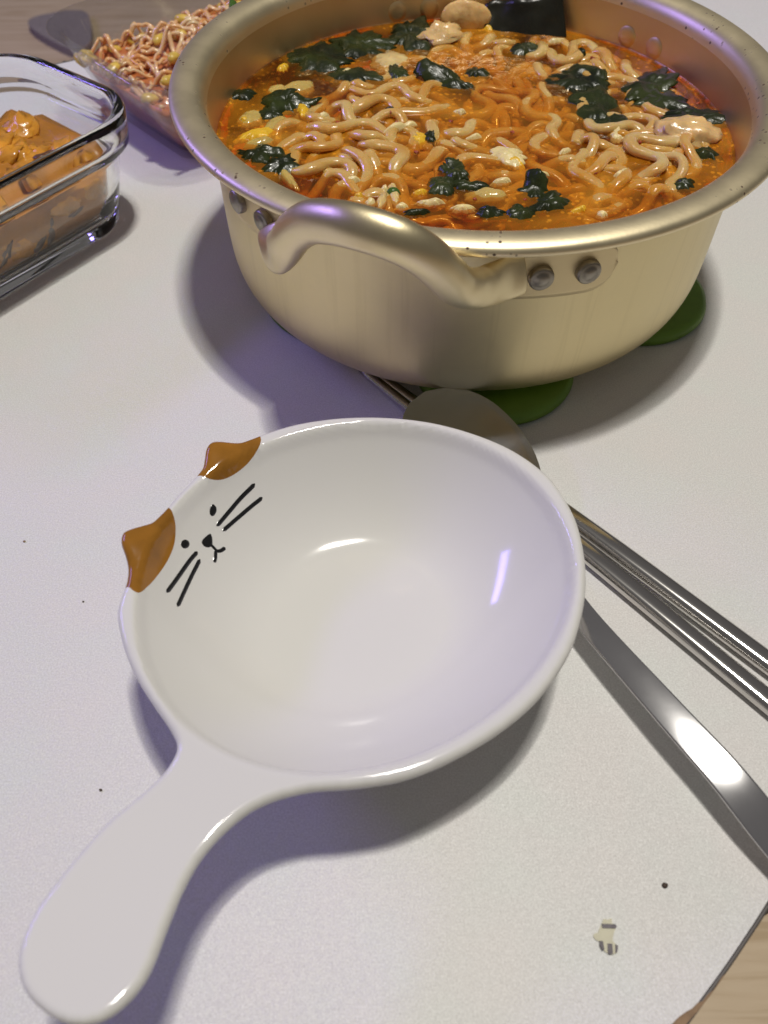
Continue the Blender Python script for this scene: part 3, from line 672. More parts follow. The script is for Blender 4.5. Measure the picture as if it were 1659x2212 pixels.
while noodles < 290 and tries < 26000:
    tries += 1
    L = rng.uniform(0.045, 0.095) if tries < 9000 else rng.uniform(0.026, 0.06); ds = 0.0011; n = int(L / ds)
    c = np.array([rng.uniform(allow[:, 0].min(), allow[:, 0].max()), rng.uniform(allow[:, 1].min(), allow[:, 1].max())])
    if not inside(c[None], allow)[0]: continue
    th = rng.uniform(0, 2 * math.pi); lam = rng.uniform(0.026, 0.044); ph = rng.uniform(0, 6.28); amp = rng.uniform(120, 235); drift = rng.uniform(-30, 30)
    s = np.arange(n) * ds
    kap = amp * np.sin(2 * np.pi * s / lam + ph) + drift + 30 * np.sin(2 * np.pi * s / 0.017 + ph * 2)
    a = th + np.cumsum(kap) * ds
    xy = np.stack([np.cumsum(np.cos(a)) * ds, np.cumsum(np.sin(a)) * ds], 1); xy = xy - xy.mean(0) + c
    if inside(xy, allow).mean() < 0.82: continue
    if np.hypot(xy[:, 0] - POT.x, xy[:, 1] - POT.y).max() > 0.0965: continue
    r = NOODLE_R * rng.uniform(0.9, 1.1)
    # a strand may not run through itself
    q = xy[::3]; dd = np.hypot(*(q[:, None] - q[None]).transpose(2, 0, 1)); sep = np.abs(np.arange(len(q))[:, None] - np.arange(len(q))[None]) * 3 * ds
    if ((dd < 1.6 * r) & (sep > 5 * r)).any(): continue
    # lay it on what is already there
    ii, jj = hm_idx(xy); under = np.full(n, 0.0)
    for di, dj, d_ in OFF:
        if d_ < r: under = np.maximum(under, HM[np.clip(ii + di, 0, 219), np.clip(jj + dj, 0, 219)] + 0.50 * math.sqrt(r * r - d_ * d_))
    k = 7; up_ = np.max(np.stack([np.pad(under, k // 2, mode='edge')[m_:m_ + n] for m_ in range(k)]), 0)
    z = np.convolve(np.pad(up_, 4, mode='edge'), np.ones(9) / 9, 'valid')
    cap = capz(xy)
    if ((z - cap) > 0.0042).mean() > 0.12 or (z - cap).max() > 0.0085: continue
    e = np.minimum(s, s[-1] - s); z = z - 0.0030 * (1 - smoothstep(0, 0.010, e))
    for t_ in range(n):
        for di, dj, d_ in OFF:
            if d_ < r:
                i0, j0 = min(219, max(0, ii[t_] + di)), min(219, max(0, jj[t_] + dj)); HM[i0, j0] = max(HM[i0, j0], z[t_] + 0.50 * math.sqrt(r * r - d_ * d_))
    if z.max() + r < BZ_ - 0.0042: continue                       # sunk out of sight
    path = np.c_[xy, z]
    wav = 1 + 0.07 * np.sin(s * 300 + ph) + 0.09 * np.sin(s * 95 + ph * 3)
    V, F = tube(path - path[0], r * 1.12 * wav, r * 0.80 * wav, 10, power=2.3)
    o = mesh('noodle', V, F, M['noodle' if float(np.mean(z)) > BZ_ + 0.0004 else 'noodle_stained']); o.location = path[0]
    near_ = min(marks, key=lambda m__: (m__[0] - Vector(c)).length)[1]
    tone = 'pale' if float(np.mean(z)) > BZ_ + 0.0004 else 'orange-stained'
    tag(o, 'curly ' + tone + ' ramen noodle strand near the ' + near_, 'noodle', tone + ' noodles near the ' + near_)
    noodles += 1

def top_at(x, y):
    i, j = hm_idx(np.array([[x, y]])); i, j = i[0], j[0]
    return max(BZ_, HM[max(0, i - 3):i + 4, max(0, j - 3):j + 4].mean())
def weed(px, py, wpx, hpx, rot, label, crump=1.0, lift=0.0, m_='weed', name='seaweed_piece', group=None, seed=None, spiky=0.45, cat='seaweed', thick=0.0018):
    c = pix(px, py, BZ_ + 0.001); sc_ = (c - camo.location).length / FPX
    a_, b_ = 1.03 * wpx * sc_ / 2, 1.03 * hpx * sc_ / 2 / 0.52        # foreshortened depth
    seed = rng.randint(0, 999) if seed is None else seed
    nr, na = 9, 56; V = []; F = []
    z0 = top_at(c.x, c.y)
    for i in range(nr + 1):
        f = i / nr
        for j in range(na):
            t = 2 * math.pi * j / na
            d = Vector((math.cos(t), math.sin(t), seed * 1.7))
            rr_ = 1 + spiky * mn.noise(d * 2.0) + spiky * 0.55 * mn.noise(d * 5.3) + spiky * 0.2 * mn.noise(d * 11.0)
            x = a_ * f * rr_ * math.cos(t); y = b_ * f * rr_ * math.sin(t)
            xx = x * math.cos(rot) - y * math.sin(rot); yy = x * math.sin(rot) + y * math.cos(rot)
            w = mn.fractal(Vector((xx * 75, yy * 75, seed)), 0.7, 2.0, 3)
            w2 = mn.noise(Vector((xx * 330, yy * 330, seed + 5)))
            zt = 0.5 * z0 + 0.5 * top_at(c.x + xx, c.y + yy)
            zz = zt - c.z + thick + 0.0012 + crump * (0.0017 * w + 0.0004 * w2) + lift * f * max(0, math.sin(t + 0.6)) - 0.0026 * f ** 3
            V.append((xx, yy, zz))
    for i in range(nr):
        for j in range(na):
            F.append((i * na + j, (i + 1) * na + j, (i + 1) * na + (j + 1) % na, i * na + (j + 1) % na))
    o = mesh(name, V, F, M[m_], solid=0.0005); o.location = c; tag(o, label, cat, group); return o
R = math.radians
weed(690, 130, 135, 62, R(15), 'broad dark seaweed leaf floating in open broth beside the onion', 1.0, .002)
weed(785, 102, 120, 48, R(8), 'dark rumpled seaweed leaf overlapping a broader leaf in open broth', 1.2, .003)
weed(882, 84, 95, 62, R(-10), 'glossy seaweed clump beside white egg threads near the pale slice', 1.5, .003)
weed(765, 165, 110, 30, R(-20), 'thin seaweed strip lying between the noodles and broad leaf', 0.8)
weed(858, 160, 45, 36, R(10), 'small square seaweed bit between noodle curls behind the big loop', .8)
weed(968, 180, 48, 62, R(60), 'pointed shiny seaweed tip standing up amid the noodles', 1.4, .006)
weed(1030, 160, 48, 22, R(30), 'small dark seaweed chip among centre noodles behind the pointed tip', .9)
weed(1133, 110, 66, 26, R(12), 'rolled black seaweed bit before the black kelp sheet', .8)
weed(1245, 178, 120, 46, R(-32), 'long dark seaweed strip trailing over the pale noodle mound', 1.0, .003)
weed(1282, 232, 92, 78, R(20), 'round glossy olive seaweed leaf on the noodle mound', 1.2, .002)
weed(1315, 272, 95, 34, R(8), 'folded dark seaweed edge below the round olive leaf', 1.0)
weed(1400, 190, 80, 66, R(-40), 'crumpled seaweed leaf beside the noodles near the pot wall', 1.3, .004)
weed(1425, 222, 100, 40, R(-20), 'dark seaweed fold beneath the crumpled leaf near the pot wall', 1.0, .002)
weed(1500, 258, 135, 36, R(-18), 'long black seaweed strip draped over the large pale dumpling', 1.0, .002)
weed(520, 208, 66, 26, R(12), 'flat dark green leaf half sunk at the broth edge', .4)
weed(618, 228, 105, 40, R(-5), 'frilly seaweed beside the yellow egg curd', 1.6, .004, spiky=.6)
weed(585, 250, 60, 26, R(-25), 'thin olive seaweed fold tucked under the frilly seaweed', .8)
weed(560, 335, 85, 34, R(-18), 'dark frilly seaweed against the rim below the egg strip', 1.4, .003, spiky=.6)
weed(603, 362, 66, 40, R(-40), 'ragged green seaweed end hugging the pot wall', 1.2, .003, spiky=.7)
weed(982, 374, 46, 38, R(30), 'shiny upright seaweed knot above the dark square piece', 1.5, .004)
weed(953, 402, 58, 40, R(-5), 'squarish dark seaweed piece below the shiny knot', 1.0)
weed(1012, 405, 85, 20, R(-8), 'flat olive seaweed sliver trailing from the squarish piece', .6)
weed(1155, 412, 56, 34, R(15), 'seaweed tuft poking up in the orange foam near the rim', 1.4, .004)
weed(1182, 442, 90, 30, R(20), 'dark seaweed bunch under the tuft along the front rim', 1.3, .003)
weed(1062, 462, 66, 20, R(-4), 'flat green seaweed slice tucked along the front rim', .7)
weed(1128, 462, 74, 24, R(6), 'black seaweed fold between the green slice and dark bunch', 1.0)
weed(1475, 402, 46, 18, R(10), 'small seaweed bit below the rim by the pale noodles', .9)
weed(1528, 335, 50, 22, R(-15), 'small seaweed bit beside white egg crumbs near the wall', .9)
weed(843, 243, 20, 16, R(20), 'tiny seaweed fleck at the edge of a noodle loop', .9)
weed(900, 463, 60, 11, R(5), 'thin seaweed sliver along the rim behind the pot handle', .5)
weed(930, 298, 30, 22, R(5), 'little seaweed fleck behind yellow egg in the centre', .8)
weed(1255, 128, 16, 18, R(5), 'tiny dark green leaf bit among the back noodles', .8)
weed(850, 417, 32, 13, R(4), 'short cut green onion ring near the front noodles', .3, m_='leek', name='green_onion_slice', spiky=.1, cat='green onion')

# kelp sheet leaning on the back wall
def in_pot(p, r=0.0975):
    d = Vector((p.x - POT.x, p.y - POT.y)); 
    if d.length > r: d = d.normalized() * r
    return Vector((POT.x + d.x, POT.y + d.y, p.z))
kb = [in_pot(pix(1050, 66, BZ_ - 0.002), .088), in_pot(pix(1236, 92, BZ_ - 0.002), .094)]
ktop = [in_pot(Vector((kb[0].x, kb[0].y + 0.012, 0.0725)), .0975), in_pot(Vector((kb[1].x - 0.003, kb[1].y + 0.012, 0.0800)), .0985)]
V = []; F = []; nk = 14
for i in range(nk + 1):
    for j in range(9):
        a = kb[0].lerp(kb[1], i / nk); b = ktop[0].lerp(ktop[1], i / nk); p = a.lerp(b, j / 8)
        p.y += 0.0016 * math.sin(i * .7) * (j / 8) + 0.0015 * mn.noise(Vector((i * .4, j * .4, 3))); p.z += 0.0014 * mn.noise(Vector((i * .5, j * .3, 9))); V.append(p - kb[0])
for i in range(nk):
    for j in range(8): F.append((i * 9 + j, (i + 1) * 9 + j, (i + 1) * 9 + j + 1, i * 9 + j + 1))
o = mesh('kelp_sheet', V, F, M['kelp'], solid=0.0012); o.location = kb[0]; tag(o, 'black square kelp sheet standing in the broth against the pot wall', 'kelp')

def chunk(name, px, py, wpx, hpx, thick, m_, label, cat, amp=.25, freq=2.0, rot=0.0, up=0.0, group=None, seed=None):
    c = pix(px, py, BZ_ + 0.001); sc_ = (c - camo.location).length / FPX
    seed = rng.randint(0, 99) if seed is None else seed
    V, F = blob((wpx * sc_ / 2, hpx * sc_ / 2 / 0.55, thick), amp, freq, seed, 22, 14)
    o = mesh(name, V, F, M[m_]); o.location = (c.x, c.y, top_at(c.x, c.y) + up); o.rotation_euler = (0, 0, rot); tag(o, label, cat, group); return o
def flake(name, px, py, wpx, hpx, thick, m_, label, cat, amp=.25, freq=2.0, rot=0.0, up=0.0, group=None, seed=None):
    if name == 'egg_curd': return weed(px, py, wpx * 1.1, hpx * 1.15, rot, label, 0.9, thick * 0.3, m_, name, group, seed, 0.36, cat, 0.0014)
    return weed(px, py, wpx * 1.05, hpx, rot, label, 0.5, 0.001, m_, name, group, seed, 0.22, cat, 0.0012)
flake('egg_curd', 552, 292, 75, 16, .0028, 'egg_y', 'bright yellow egg strip beside the left pot wall', 'egg', .4, 3.5, R(22), .001)
flake('egg_curd', 655, 236, 24, 30, .0030, 'egg_y', 'yellow egg curd touching the frilly seaweed', 'egg', .4, 3, 0, .001)
flake('egg_curd', 611, 146, 20, 18, .0030, 'egg_y', 'small orange-yellow egg lump floating in open broth', 'egg', .25, 2, 0, .001)
flake('egg_curd', 812, 95, 46, 10, .0018, 'egg_w', 'white egg thread between the two dark seaweed clumps', 'egg', .5, 3, R(35), .001)
flake('egg_curd', 1100, 338, 62, 30, .0024, 'egg_w', 'white egg flake with yellow edge in the centre broth', 'egg', .3, 2, R(-30), .001)
flake('egg_curd', 1112, 352, 44, 18, .0022, 'egg_y', 'yellow yolk patch attached beside the white egg flake', 'egg', .3, 2, R(-30), .001)
flake('egg_curd', 945, 74, 22, 20, .0026, 'egg_y', 'yellow egg bit beside the pale wrinkled dumpling', 'egg', .35, 3, 0, .001)
flake('egg_curd', 1058, 62, 26, 14, .0022, 'egg_y', 'yellow egg bit below the half-round slice', 'egg', .35, 3, R(-20), .001)
flake('egg_curd', 906, 303, 34, 18, .0026, 'egg_y', 'crumbly pale yellow egg among centre noodles', 'egg', .45, 3.5, 0, .0012)
flake('egg_curd', 858, 283, 52, 9, .0016, 'egg_w', 'thin white egg ribbon over a noodle loop', 'egg', .5, 3, R(25), .0015)
flake('egg_curd', 1332, 296, 24, 18, .0026, 'egg_w', 'white egg crumb below the folded dark seaweed', 'egg', .45, 3.5, 0, .001)
flake('egg_curd', 1530, 332, 22, 13, .0024, 'egg_w', 'white egg crumb near the right pot wall', 'egg', .5, 3.5, 0, .001)
for i, (x, y, w_, h_) in enumerate(((510, 180, 28, 10), (830, 412, 16, 9), (905, 418, 30, 9), (800, 440, 22, 10), (1250, 456, 30, 9), (1300, 466, 22, 8), (775, 425, 18, 9), (868, 448, 26, 10), (530, 262, 16, 8))):
    flake('egg_curd', x, y, w_, h_, .0016, 'egg_w' if i % 2 else 'egg_y', 'tiny egg shred floating near the pot wall', 'egg', .5, 3.5, rng.uniform(-1, 1), .0006, 'tiny egg shreds')
for x, y, w_, h_, a_ in ((880, 275, 44, 7, .5), (740, 160, 40, 9, .1), (800, 300, 30, 6, -.4), (1020, 300, 36, 7, .3), (1160, 380, 44, 9, -.2), (1080, 395, 40, 7, .1), (1220, 330, 30, 7, .6), (700, 260, 26, 7, .8), (990, 245, 30, 6, -.6), (760, 395, 34, 7, .2), (930, 440, 50, 9, 0), (1000, 452, 46, 8, .1), (1340, 380, 28, 6, .4), (1200, 90, 34, 8, .2)):
    flake('egg_curd', x, y, w_, h_, .0018, 'egg_w', 'thin pale egg wisp lying over the noodles', 'egg', .5, 3, a_, .001, 'thin egg wisps')
flake('onion_slice', 545, 255, 60, 26, .0030, 'onion', 'translucent onion slice under the frilly seaweed', 'onion', .2, 1.5, R(30), .0006)
flake('onion_slice', 590, 270, 34, 40, .0030, 'onion', 'translucent onion curl above the yellow egg strip', 'onion', .25, 2, R(-30), .0006)
flake('onion_slice', 560, 308, 56, 16, .0026, 'onion', 'pale onion sliver between egg strip and rim seaweed', 'onion', .25, 2, R(10), .0008)
flake('onion_slice', 640, 190, 70, 22, .0030, 'onion', 'onion piece below the broad seaweed leaf', 'onion', .25, 2, R(15), .0006)
flake('onion_slice', 622, 385, 22, 46, .0030, 'onion', 'upright pale onion piece hugging the pot wall', 'onion', .2, 1.5, R(30), .0008)
flake('onion_slice', 600, 195, 36, 22, .0028, 'onion', 'small onion dice beside the orange egg lump', 'onion', .3, 2, 0, .0006)
flake('onion_slice', 1050, 420, 80, 22, .0024, 'onion', 'glassy onion slice lying before the olive seaweed sliver', 'onion', .25, 2, R(-5), .0004)
flake('onion_slice', 840, 130, 74, 40, .0034, 'pale', 'pale folded onion layer before the dark seaweed leaf', 'onion', .3, 2.2, R(10), .0008)
flake('rice_cake_slice', 850, 420, 24, 42, .0030, 'pale', 'pale rice-cake sliver at the front rim', 'rice cake', .2, 1.5, R(10), .0008)
flake('rice_cake_slice', 825, 432, 22, 34, .0030, 'pale', 'short pale sliver beside the rim near the handle', 'rice cake', .2, 1.5, R(-10), .0008)
chunk('mushroom_slice', 1005, 58, 96, 16, .0085, 'pale', 'half-round pale slice standing at the back by the kelp', 'slice', .10, 1.6, 0, .004)
chunk('dumpling', 955, 82, 92, 34, .0050, 'pale', 'wrinkled pale dumpling before the half-round slice', 'dumpling', .35, 2.6, R(12), .0012)
chunk('dumpling', 1483, 292, 120, 48, .0058, 'pale', 'large pale wrinkled dumpling beside the pot wall', 'dumpling', .22, 2.2, R(-12), .001)
for i in range(26):
    x = rng.uniform(620, 1530); y = rng.uniform(110, 455)
    p = pix(x, y, BZ_).xy
    if not inside(np.array([p]), allow)[0]: continue
    chunk('chili_flake', x, y, rng.uniform(4, 9), rng.uniform(3, 6), .0006, 'chili', 'tiny red chili flake stuck on the noodles', 'chili flake', .4, 3, rng.uniform(0, 3), .0012, 'chili flakes in the pot')

# ------------------------------------------------------------------ chopsticks and spoon
def chopstick(p0, p1, L, label):
    p0 = Vector(p0); p1 = Vector(p1); d = (p1 - p0).normalized(); n = 40
    path = [(d * L * i / n) for i in range(n + 1)]
    w = np.array([0.0019 + 0.0016 * min(1, (i / n) / 0.55) for i in range(n + 1)]); w[0] *= .6
    hgt = np.array([0.0017 + 0.0008 * min(1, (i / n) / 0.55) for i in range(n + 1)])
    P = np.array([(q.x, q.y, 0) for q in path]); P[:, 2] = hgt + 0.0001
    V, F = tube(P, w, hgt, 20, power=2.6)
    o = mesh('chopstick', V, F, M['steel2']); o.location = (p0.x, p0.y, 0); return tag(o, label, 'chopstick', 'steel chopsticks under the dish')
chopstick(pix(800, 793, .003), pix(1659, 1424, .004), 0.225, 'steel chopstick under the dish, farther from the spoon handle')
chopstick(pix(778, 790, .003), pix(1659, 1508, .004), 0.225, 'steel chopstick under the dish, closer to the spoon handle')

tip = pix(918, 846, .0145).xy
axis_pts = [tip, tip + Vector((0.0150, -0.025)), tip + Vector((0.0310, -0.0560)), tip + Vector((0.0370, -0.0700)), pix(1267, 1320, .013).xy, pix(1435, 1518, .0125).xy, pix(1552, 1655, .011).xy, pix(1659, 1785, .0095).xy, pix(1790, 1940, .006).xy]
ax = catmull([(p.x, p.y) for p in axis_pts], 14)
sl = np.r_[0, np.cumsum(np.linalg.norm(np.diff(ax, axis=0), axis=1))]; Ltot = sl[-1]
s_b = 0.068                                  # bowl length
hw = np.zeros(len(sl)); zc = np.zeros(len(sl)); dish_d = np.zeros(len(sl))
for i, s in enumerate(sl):
    if s < s_b:
        t = s / s_b; hw[i] = 0.0218 * (max(0.0, 1 - (1 - min(t / 0.46, 1)) ** 2.2)) ** 0.5 if t < 0.46 else 0.0218 * math.cos((t - 0.46) / 0.54 * math.pi / 2 * 0.86) ** 0.85
    else: hw[i] = 0.0
    tb = min(1, s / s_b); dish_d[i] = 0.0034 * math.sin(math.pi * tb) ** 0.7 if s < s_b else 0
hh = 0.0036 + 0.0016 * smoothstep(s_b + .01, Ltot, sl)     # handle half width
wmix = smoothstep(s_b - 0.012, s_b + 0.008, sl); hw = np.where(sl > s_b - 0.012, np.maximum(hw, hh), hw); hw = np.maximum(hw, 0.0006)
k = np.ones(5) / 5; hws = np.convolve(np.pad(hw, 2, mode='edge'), k, 'valid'); hw = np.where(sl > 0.02, hws, hw)
# edge height: tip low, rises to the neck, arched handle coming down to the table at the far end
ze = np.interp(sl, [0, 0.03, s_b, s_b + 0.02, s_b + 0.06, s_b + 0.10, Ltot], [0.0162, 0.0098, 0.0062, 0.0090, 0.0113, 0.0112, 0.0060])
for _ in range(6): ze = np.convolve(np.pad(ze, 4, mode='edge'), np.ones(9) / 9, 'valid')
T = np.gradient(ax, axis=0); T /= np.linalg.norm(T, axis=1)[:, None]; Sd = np.stack([-T[:, 1], T[:, 0]], 1)
cross = np.linspace(-1, 1, 17); V = []; F = []
roll = R(12) * smoothstep(s_b, s_b + 0.03, sl)
for i in range(len(sl)):
    for c in cross:
        dep = dish_d[i] * (1 - abs(c) ** 2.2)
        dome = 0.00012 * (1 - c * c) * wmix[i]
        V.append((ax[i, 0] + Sd[i, 0] * hw[i] * c, ax[i, 1] + Sd[i, 1] * hw[i] * c, ze[i] - dep + dome + math.tan(roll[i]) * hw[i] * c))
m_ = len(cross)
spoon_o = Vector((ax[0, 0], ax[0, 1], 0)); spoon = empty('spoon', spoon_o); tag(spoon, 'polished steel spoon lying under the cat dish, handle toward the table edge', 'spoon')
isp = int(np.searchsorted(sl, s_b))
Vl = [(x - spoon_o.x, y - spoon_o.y, z) for x, y, z in V]
def strip(i0, i1): return [((i) * m_ + j, (i) * m_ + j + 1, (i + 1) * m_ + j + 1, (i + 1) * m_ + j) for i in range(i0, i1) for j in range(m_ - 1)]
def part(name, i0, i1, m='steel'):
    Vp = Vl[i0 * m_:(i1 + 1) * m_]; Fp = [tuple(reversed([q - i0 * m_ for q in f])) for f in strip(i0, i1)]
    return mesh(name, Vp, Fp, M[m], spoon, solid=0.0013, offset=-1, bevel=0.0003)
part('spoon_bowl', 0, isp, 'steel_bowl'); part('spoon_handle', isp, len(sl) - 1)

# ------------------------------------------------------------------ glass containers
def rrect(hx, hy, r, n=12):
    r = max(r, 0.0005); out = []
    for cx_, cy_, a0 in ((hx - r, hy - r, 0), (-(hx - r), hy - r, 90), (-(hx - r), -(hy - r), 180), (hx - r, -(hy - r), 270)):
        for k in range(n + 1):
            a = math.radians(a0 + 90 * k / n); out.append((cx_ + r * math.cos(a), cy_ + r * math.sin(a)))
    return out
def container(name, loc, rz, hx, hy, r, outer, inner, m_, label):
    root = empty(name, loc, rz); tag(root, label, 'container')
    prof = outer + inner; V = []; n = None
    for o, z in prof:
        ring = rrect(hx + o, hy + o, r + o * 0.8); n = len(ring); V += [(x, y, z) for x, y in ring]
    F = []
    for i in range(len(prof) - 1):
        for j in range(n): F.append((i * n + j, i * n + (j + 1) % n, (i + 1) * n + (j + 1) % n, (i + 1) * n + j))
    F.append(tuple(n - 1 - j for j in range(n))); F.append(tuple((len(prof) - 1) * n + j for j in range(n)))
    mesh('body', V, F, M[m_], root); return root
RZ1 = math.radians(53.13)
out1 = [(-.025, .0012), (-.0195, .0010), (-.0168, .0003), (-.0152, .0006), (-.0140, .0022), (-.0130, .006), (-.0095, .021), (-.0062, .0348), (-.0053, .037), (-.003, .0383), (-.0014, .0398), (-.0007, .0455), (-.0002, .052), (-.001, .054)]
inn1 = [(-.0026, .055), (-.0044, .0542), (-.0054, .052), (-.006, .0445), (-.0068, .041), (-.0092, .0396), (-.0104, .037), (-.0136, .021), (-.0168, .0095), (-.0195, .0064), (-.025, .0054)]
C1 = Vector((0.1493 * .6 - 0.3485 * .8, 0.1493 * .8 + 0.3485 * .6, 0.0003))
HX1, HY1, RC1 = 0.080, 0.052, 0.031
cont1 = container('glass_container', C1, RZ1, HX1, HY1, RC1, out1, inn1, 'glass', 'thick clear glass container half full of orange kimchi stew')
# stew body filling the container
def filling(name, loc, rz, hx, hy, r, zfun, levels, m_, label, cat, nseg=12, kind=None):
    V = []; F = []; n = None
    for o, z in levels:
        ring = rrect(hx + o, hy + o, r + o * 0.8, nseg); n = len(ring)
        for x, y in ring: V.append((x, y, z if z is not None else zfun(x, y)))
    steps = 12; otop = levels[-1][0]
    base = rrect(hx + otop, hy + otop, r + otop * 0.8, nseg)
    for s in range(1, steps + 1):
        f = 1 - s / (steps + 0.5)
        for x, y in base: V.append((x * f, y * f, zfun(x * f, y * f)))
    rows = len(levels) + steps
    for i in range(rows - 1):
        for j in range(n): F.append((i * n + j, i * n + (j + 1) % n, (i + 1) * n + (j + 1) % n, (i + 1) * n + j))
    F.append(tuple((rows - 1) * n + j for j in range(n))); F.append(tuple(n - 1 - j for j in range(n)))
    o = mesh(name, V, F, M[m_]); o.location = loc; o.rotation_euler = (0, 0, rz); tag(o, label, cat, kind=kind); return o
def stew_z(x, y):
    edge = 0.0300 + 0.0035 * mn.noise(Vector((x * 60, y * 60, 1)))
    return edge + 0.013 * math.exp(-(((x + .01) / .05) ** 2 + (y / .03) ** 2)) + 0.004 * mn.fractal(Vector((x * 90, y * 90, 4)), .8, 2, 3)
filling('kimchi_stew', C1 + Vector((0, 0, 0.0004)), RZ1, HX1, HY1, RC1, stew_z, [(-.0255, .0060), (-.0199, .0072), (-.0173, .0100), (-.0148, .018), (-.0123, None)], 'stew', 'orange-brown kimchi stew filling the thick glass container', 'stew')
ca, sa = math.cos(RZ1), math.sin(RZ1)
def in_c1(x, y, z): return Vector((C1.x + ca * x - sa * y, C1.y + sa * x + ca * y, z))
for i in range(48):
    x = rng.uniform(-.060, .054); y = rng.uniform(-.034, .034)
    V, F = blob((rng.uniform(.006, .013), rng.uniform(.004, .008), rng.uniform(.0022, .004)), .4, 2.2, i + 40, 16, 10)
    o = mesh('kimchi_piece', V, F, M['kimchi']); o.location = in_c1(x, y, stew_z(x, y) + .0008); o.rotation_euler = (rng.uniform(-.5, .5), rng.uniform(-.4, .4), rng.uniform(0, 3)); tag(o, 'soft orange kimchi leaf piece lying on the stew', 'kimchi', 'kimchi pieces on the stew')
for i in range(8):
    x = rng.uniform(-.05, .05); y = rng.uniform(-.03, .03); V, F = blob((rng.uniform(.006, .011), .0024, .0016), .25, 2, i + 70, 14, 8)
    o = mesh('dark_strip', V, F, M['plum']); o.location = in_c1(x, y, stew_z(x, y) + .0032); o.rotation_euler = (rng.uniform(-.4, .4), rng.uniform(-.3, .3), rng.uniform(0, 3)); tag(o, 'dark plum-coloured strip lying on top of the stew', 'vegetable strip', 'dark strips on the stew')
# pieces pressed against the near glass wall
wall_y = -(HY1 - 0.0116)
for i, (x, z, l_, h_, rot, m_) in enumerate(((.030, .026, .010, .0055, .3, 'kimchi'), (.046, .026, .007, .006, .2, 'kimchi'), (.006, .018, .014, .006, .5, 'kimchi'),
                                            (.020, .019, .0028, .0090, .25, 'plum'), (.034, .021, .0075, .0022, -.1, 'plum'), (.013, .016, .0026, .0085, .9, 'plum'), (-.004, .020, .0030, .0090, .8, 'plum'))):
    V, F = blob((l_, .0013, h_), .25, 1.8, i + 90, 18, 12); o = mesh('kimchi_piece' if m_ == 'kimchi' else 'dark_strip', V, F, M[m_])
    yy = -(HY1 - .0104 - (.037 - z) * .20) + .0019
    o.location = in_c1(x, yy, z); o.rotation_euler = (Matrix.Rotation(RZ1, 3, 'Z') @ Matrix.Rotation(.197, 3, 'X') @ Matrix.Rotation(rot, 3, 'Y')).to_euler()
    if m_ == 'kimchi': tag(o, 'orange kimchi piece pressed against the near glass wall', 'kimchi', 'kimchi pressed on the glass')
    else: tag(o, 'dark plum-coloured strip pressed against the near glass wall', 'vegetable strip', 'dark strips on the glass')

wv = Vector((0.683, -0.731)); nv2 = Vector((-0.731, -0.683)); RZ2 = math.atan2(-0.731, 0.683)
cc2 = wv * -0.403 + nv2 * -0.2554
C2 = Vector((cc2.x, cc2.y, 0.0003)); HX2, HY2, RC2 = 0.060, 0.075, 0.028
out2 = [(-.034, .0012), (-.0285, .0008), (-.0262, .0002), (-.0245, .0012), (-.0230, .0040), (-.0175, .016), (-.0100, .034), (-.0060, .0440), (-.0050, .0462), (-.0012, .0472), (0.0, .0482), (-.0002, .0490)]
inn2 = [(-.0010, .0494), (-.0040, .0490), (-.0064, .0476), (-.0074, .0440), (-.0113, .034), (-.0190, .016), (-.0250, .0052), (-.0285, .0032), (-.034, .0026)]
cont2 = container('glass_container', C2, RZ2, HX2, HY2, RC2, out2, inn2, 'glass2', 'flared clear container of red bean sprout salad beside the pot')
def salad_z(x, y): return 0.028 + 0.010 * math.exp(-((x - .012) / .04) ** 2 - ((y - .01) / .055) ** 2) + 0.006 * mn.fractal(Vector((x * 80, y * 80, 2)), .8, 2, 3)
filling('sprout_salad', C2 + Vector((0, 0, 0.0004)), RZ2, HX2, HY2, RC2, salad_z, [(-.0345, .0032), (-.0290, .0038), (-.0258, .0060), (-.0197, .016), (-.0145, .0275), (-.0148, None)], 'salad', 'red seasoned bean sprout salad packed in the flared container', 'salad')
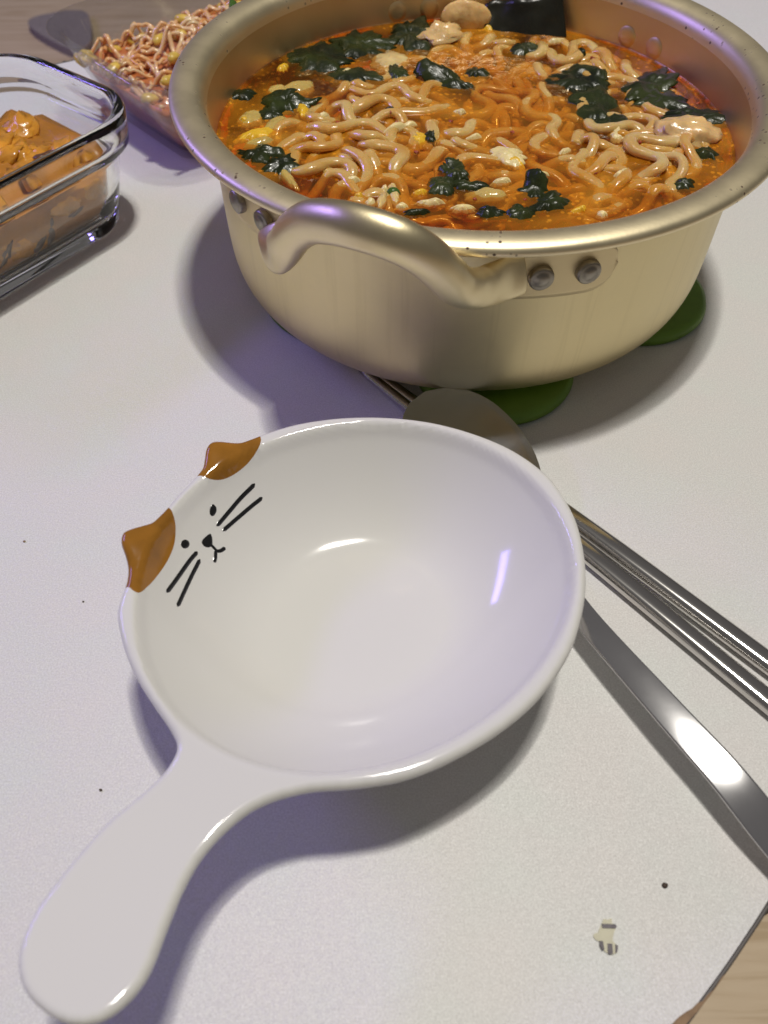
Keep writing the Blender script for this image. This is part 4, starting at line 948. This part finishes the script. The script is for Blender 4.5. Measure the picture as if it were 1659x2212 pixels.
c2a, s2a = math.cos(RZ2), math.sin(RZ2)
def in_c2(x, y, z): return Vector((C2.x + c2a * x - s2a * y, C2.y + s2a * x + c2a * y, z))
for i in range(150):
    x0 = rng.uniform(-.042, .042); y0 = rng.uniform(-.058, .058); n = 22; L = rng.uniform(.025, .05); th = rng.uniform(0, 6.28)
    a = th + np.cumsum(np.array([rng.uniform(-.25, .25) for _ in range(n)])) + np.linspace(0, rng.uniform(-2, 2), n)
    xs = x0 + np.cumsum(np.cos(a)) * L / n; ys = y0 + np.cumsum(np.sin(a)) * L / n
    xs = np.clip(xs, -HX2 + .0165, HX2 - .0165); ys = np.clip(ys, -HY2 + .0165, HY2 - .0165)
    lift = rng.uniform(.0010, .0085)
    P = np.array([in_c2(x, y, salad_z(x, y) + lift * (0.5 + 0.5 * math.sin(k_ * .4 + th))) for k_, (x, y) in enumerate(zip(xs, ys))])
    rr_ = rng.uniform(.0009, .0014)
    V, F = tube(P - P[0], rr_, rr_ * .9, 7)
    sp = empty('bean_sprout', P[0]); tag(sp, 'reddish bean sprout with a yellow bean head in the flared container' if i % 4 == 0 else 'headless reddish bean sprout strand in the flared container', 'bean sprout', 'sprouts with bean heads' if i % 4 == 0 else 'headless bean sprouts')
    mesh('stem', V, F, M['sprout'], sp)
    if i % 4 == 0:
        V, F = blob((.0048, .0029, .0026), .12, 1.5, i, 14, 10); b = mesh('bean_head', V, F, M['bean'], sp); b.location = tuple(P[-1] - P[0]) ; b.location.z += .0022; b.rotation_euler = (0, rng.uniform(-.4, .4), rng.uniform(0, 3))
for i in range(7):
    x = rng.uniform(-.035, .035); y = rng.uniform(-.03, .05); V, F = blob((rng.uniform(.005, .010), .0022, .0016), .25, 2, i, 12, 8)
    o = mesh('green_onion_bit', V, F, M['leek']); o.location = in_c2(x, y, salad_z(x, y) + .0055); o.rotation_euler = (rng.uniform(-.4, .4), rng.uniform(-.4, .4), rng.uniform(0, 3)); tag(o, 'green onion bit lying on the bean sprout salad', 'green onion', 'green onion bits on the salad')
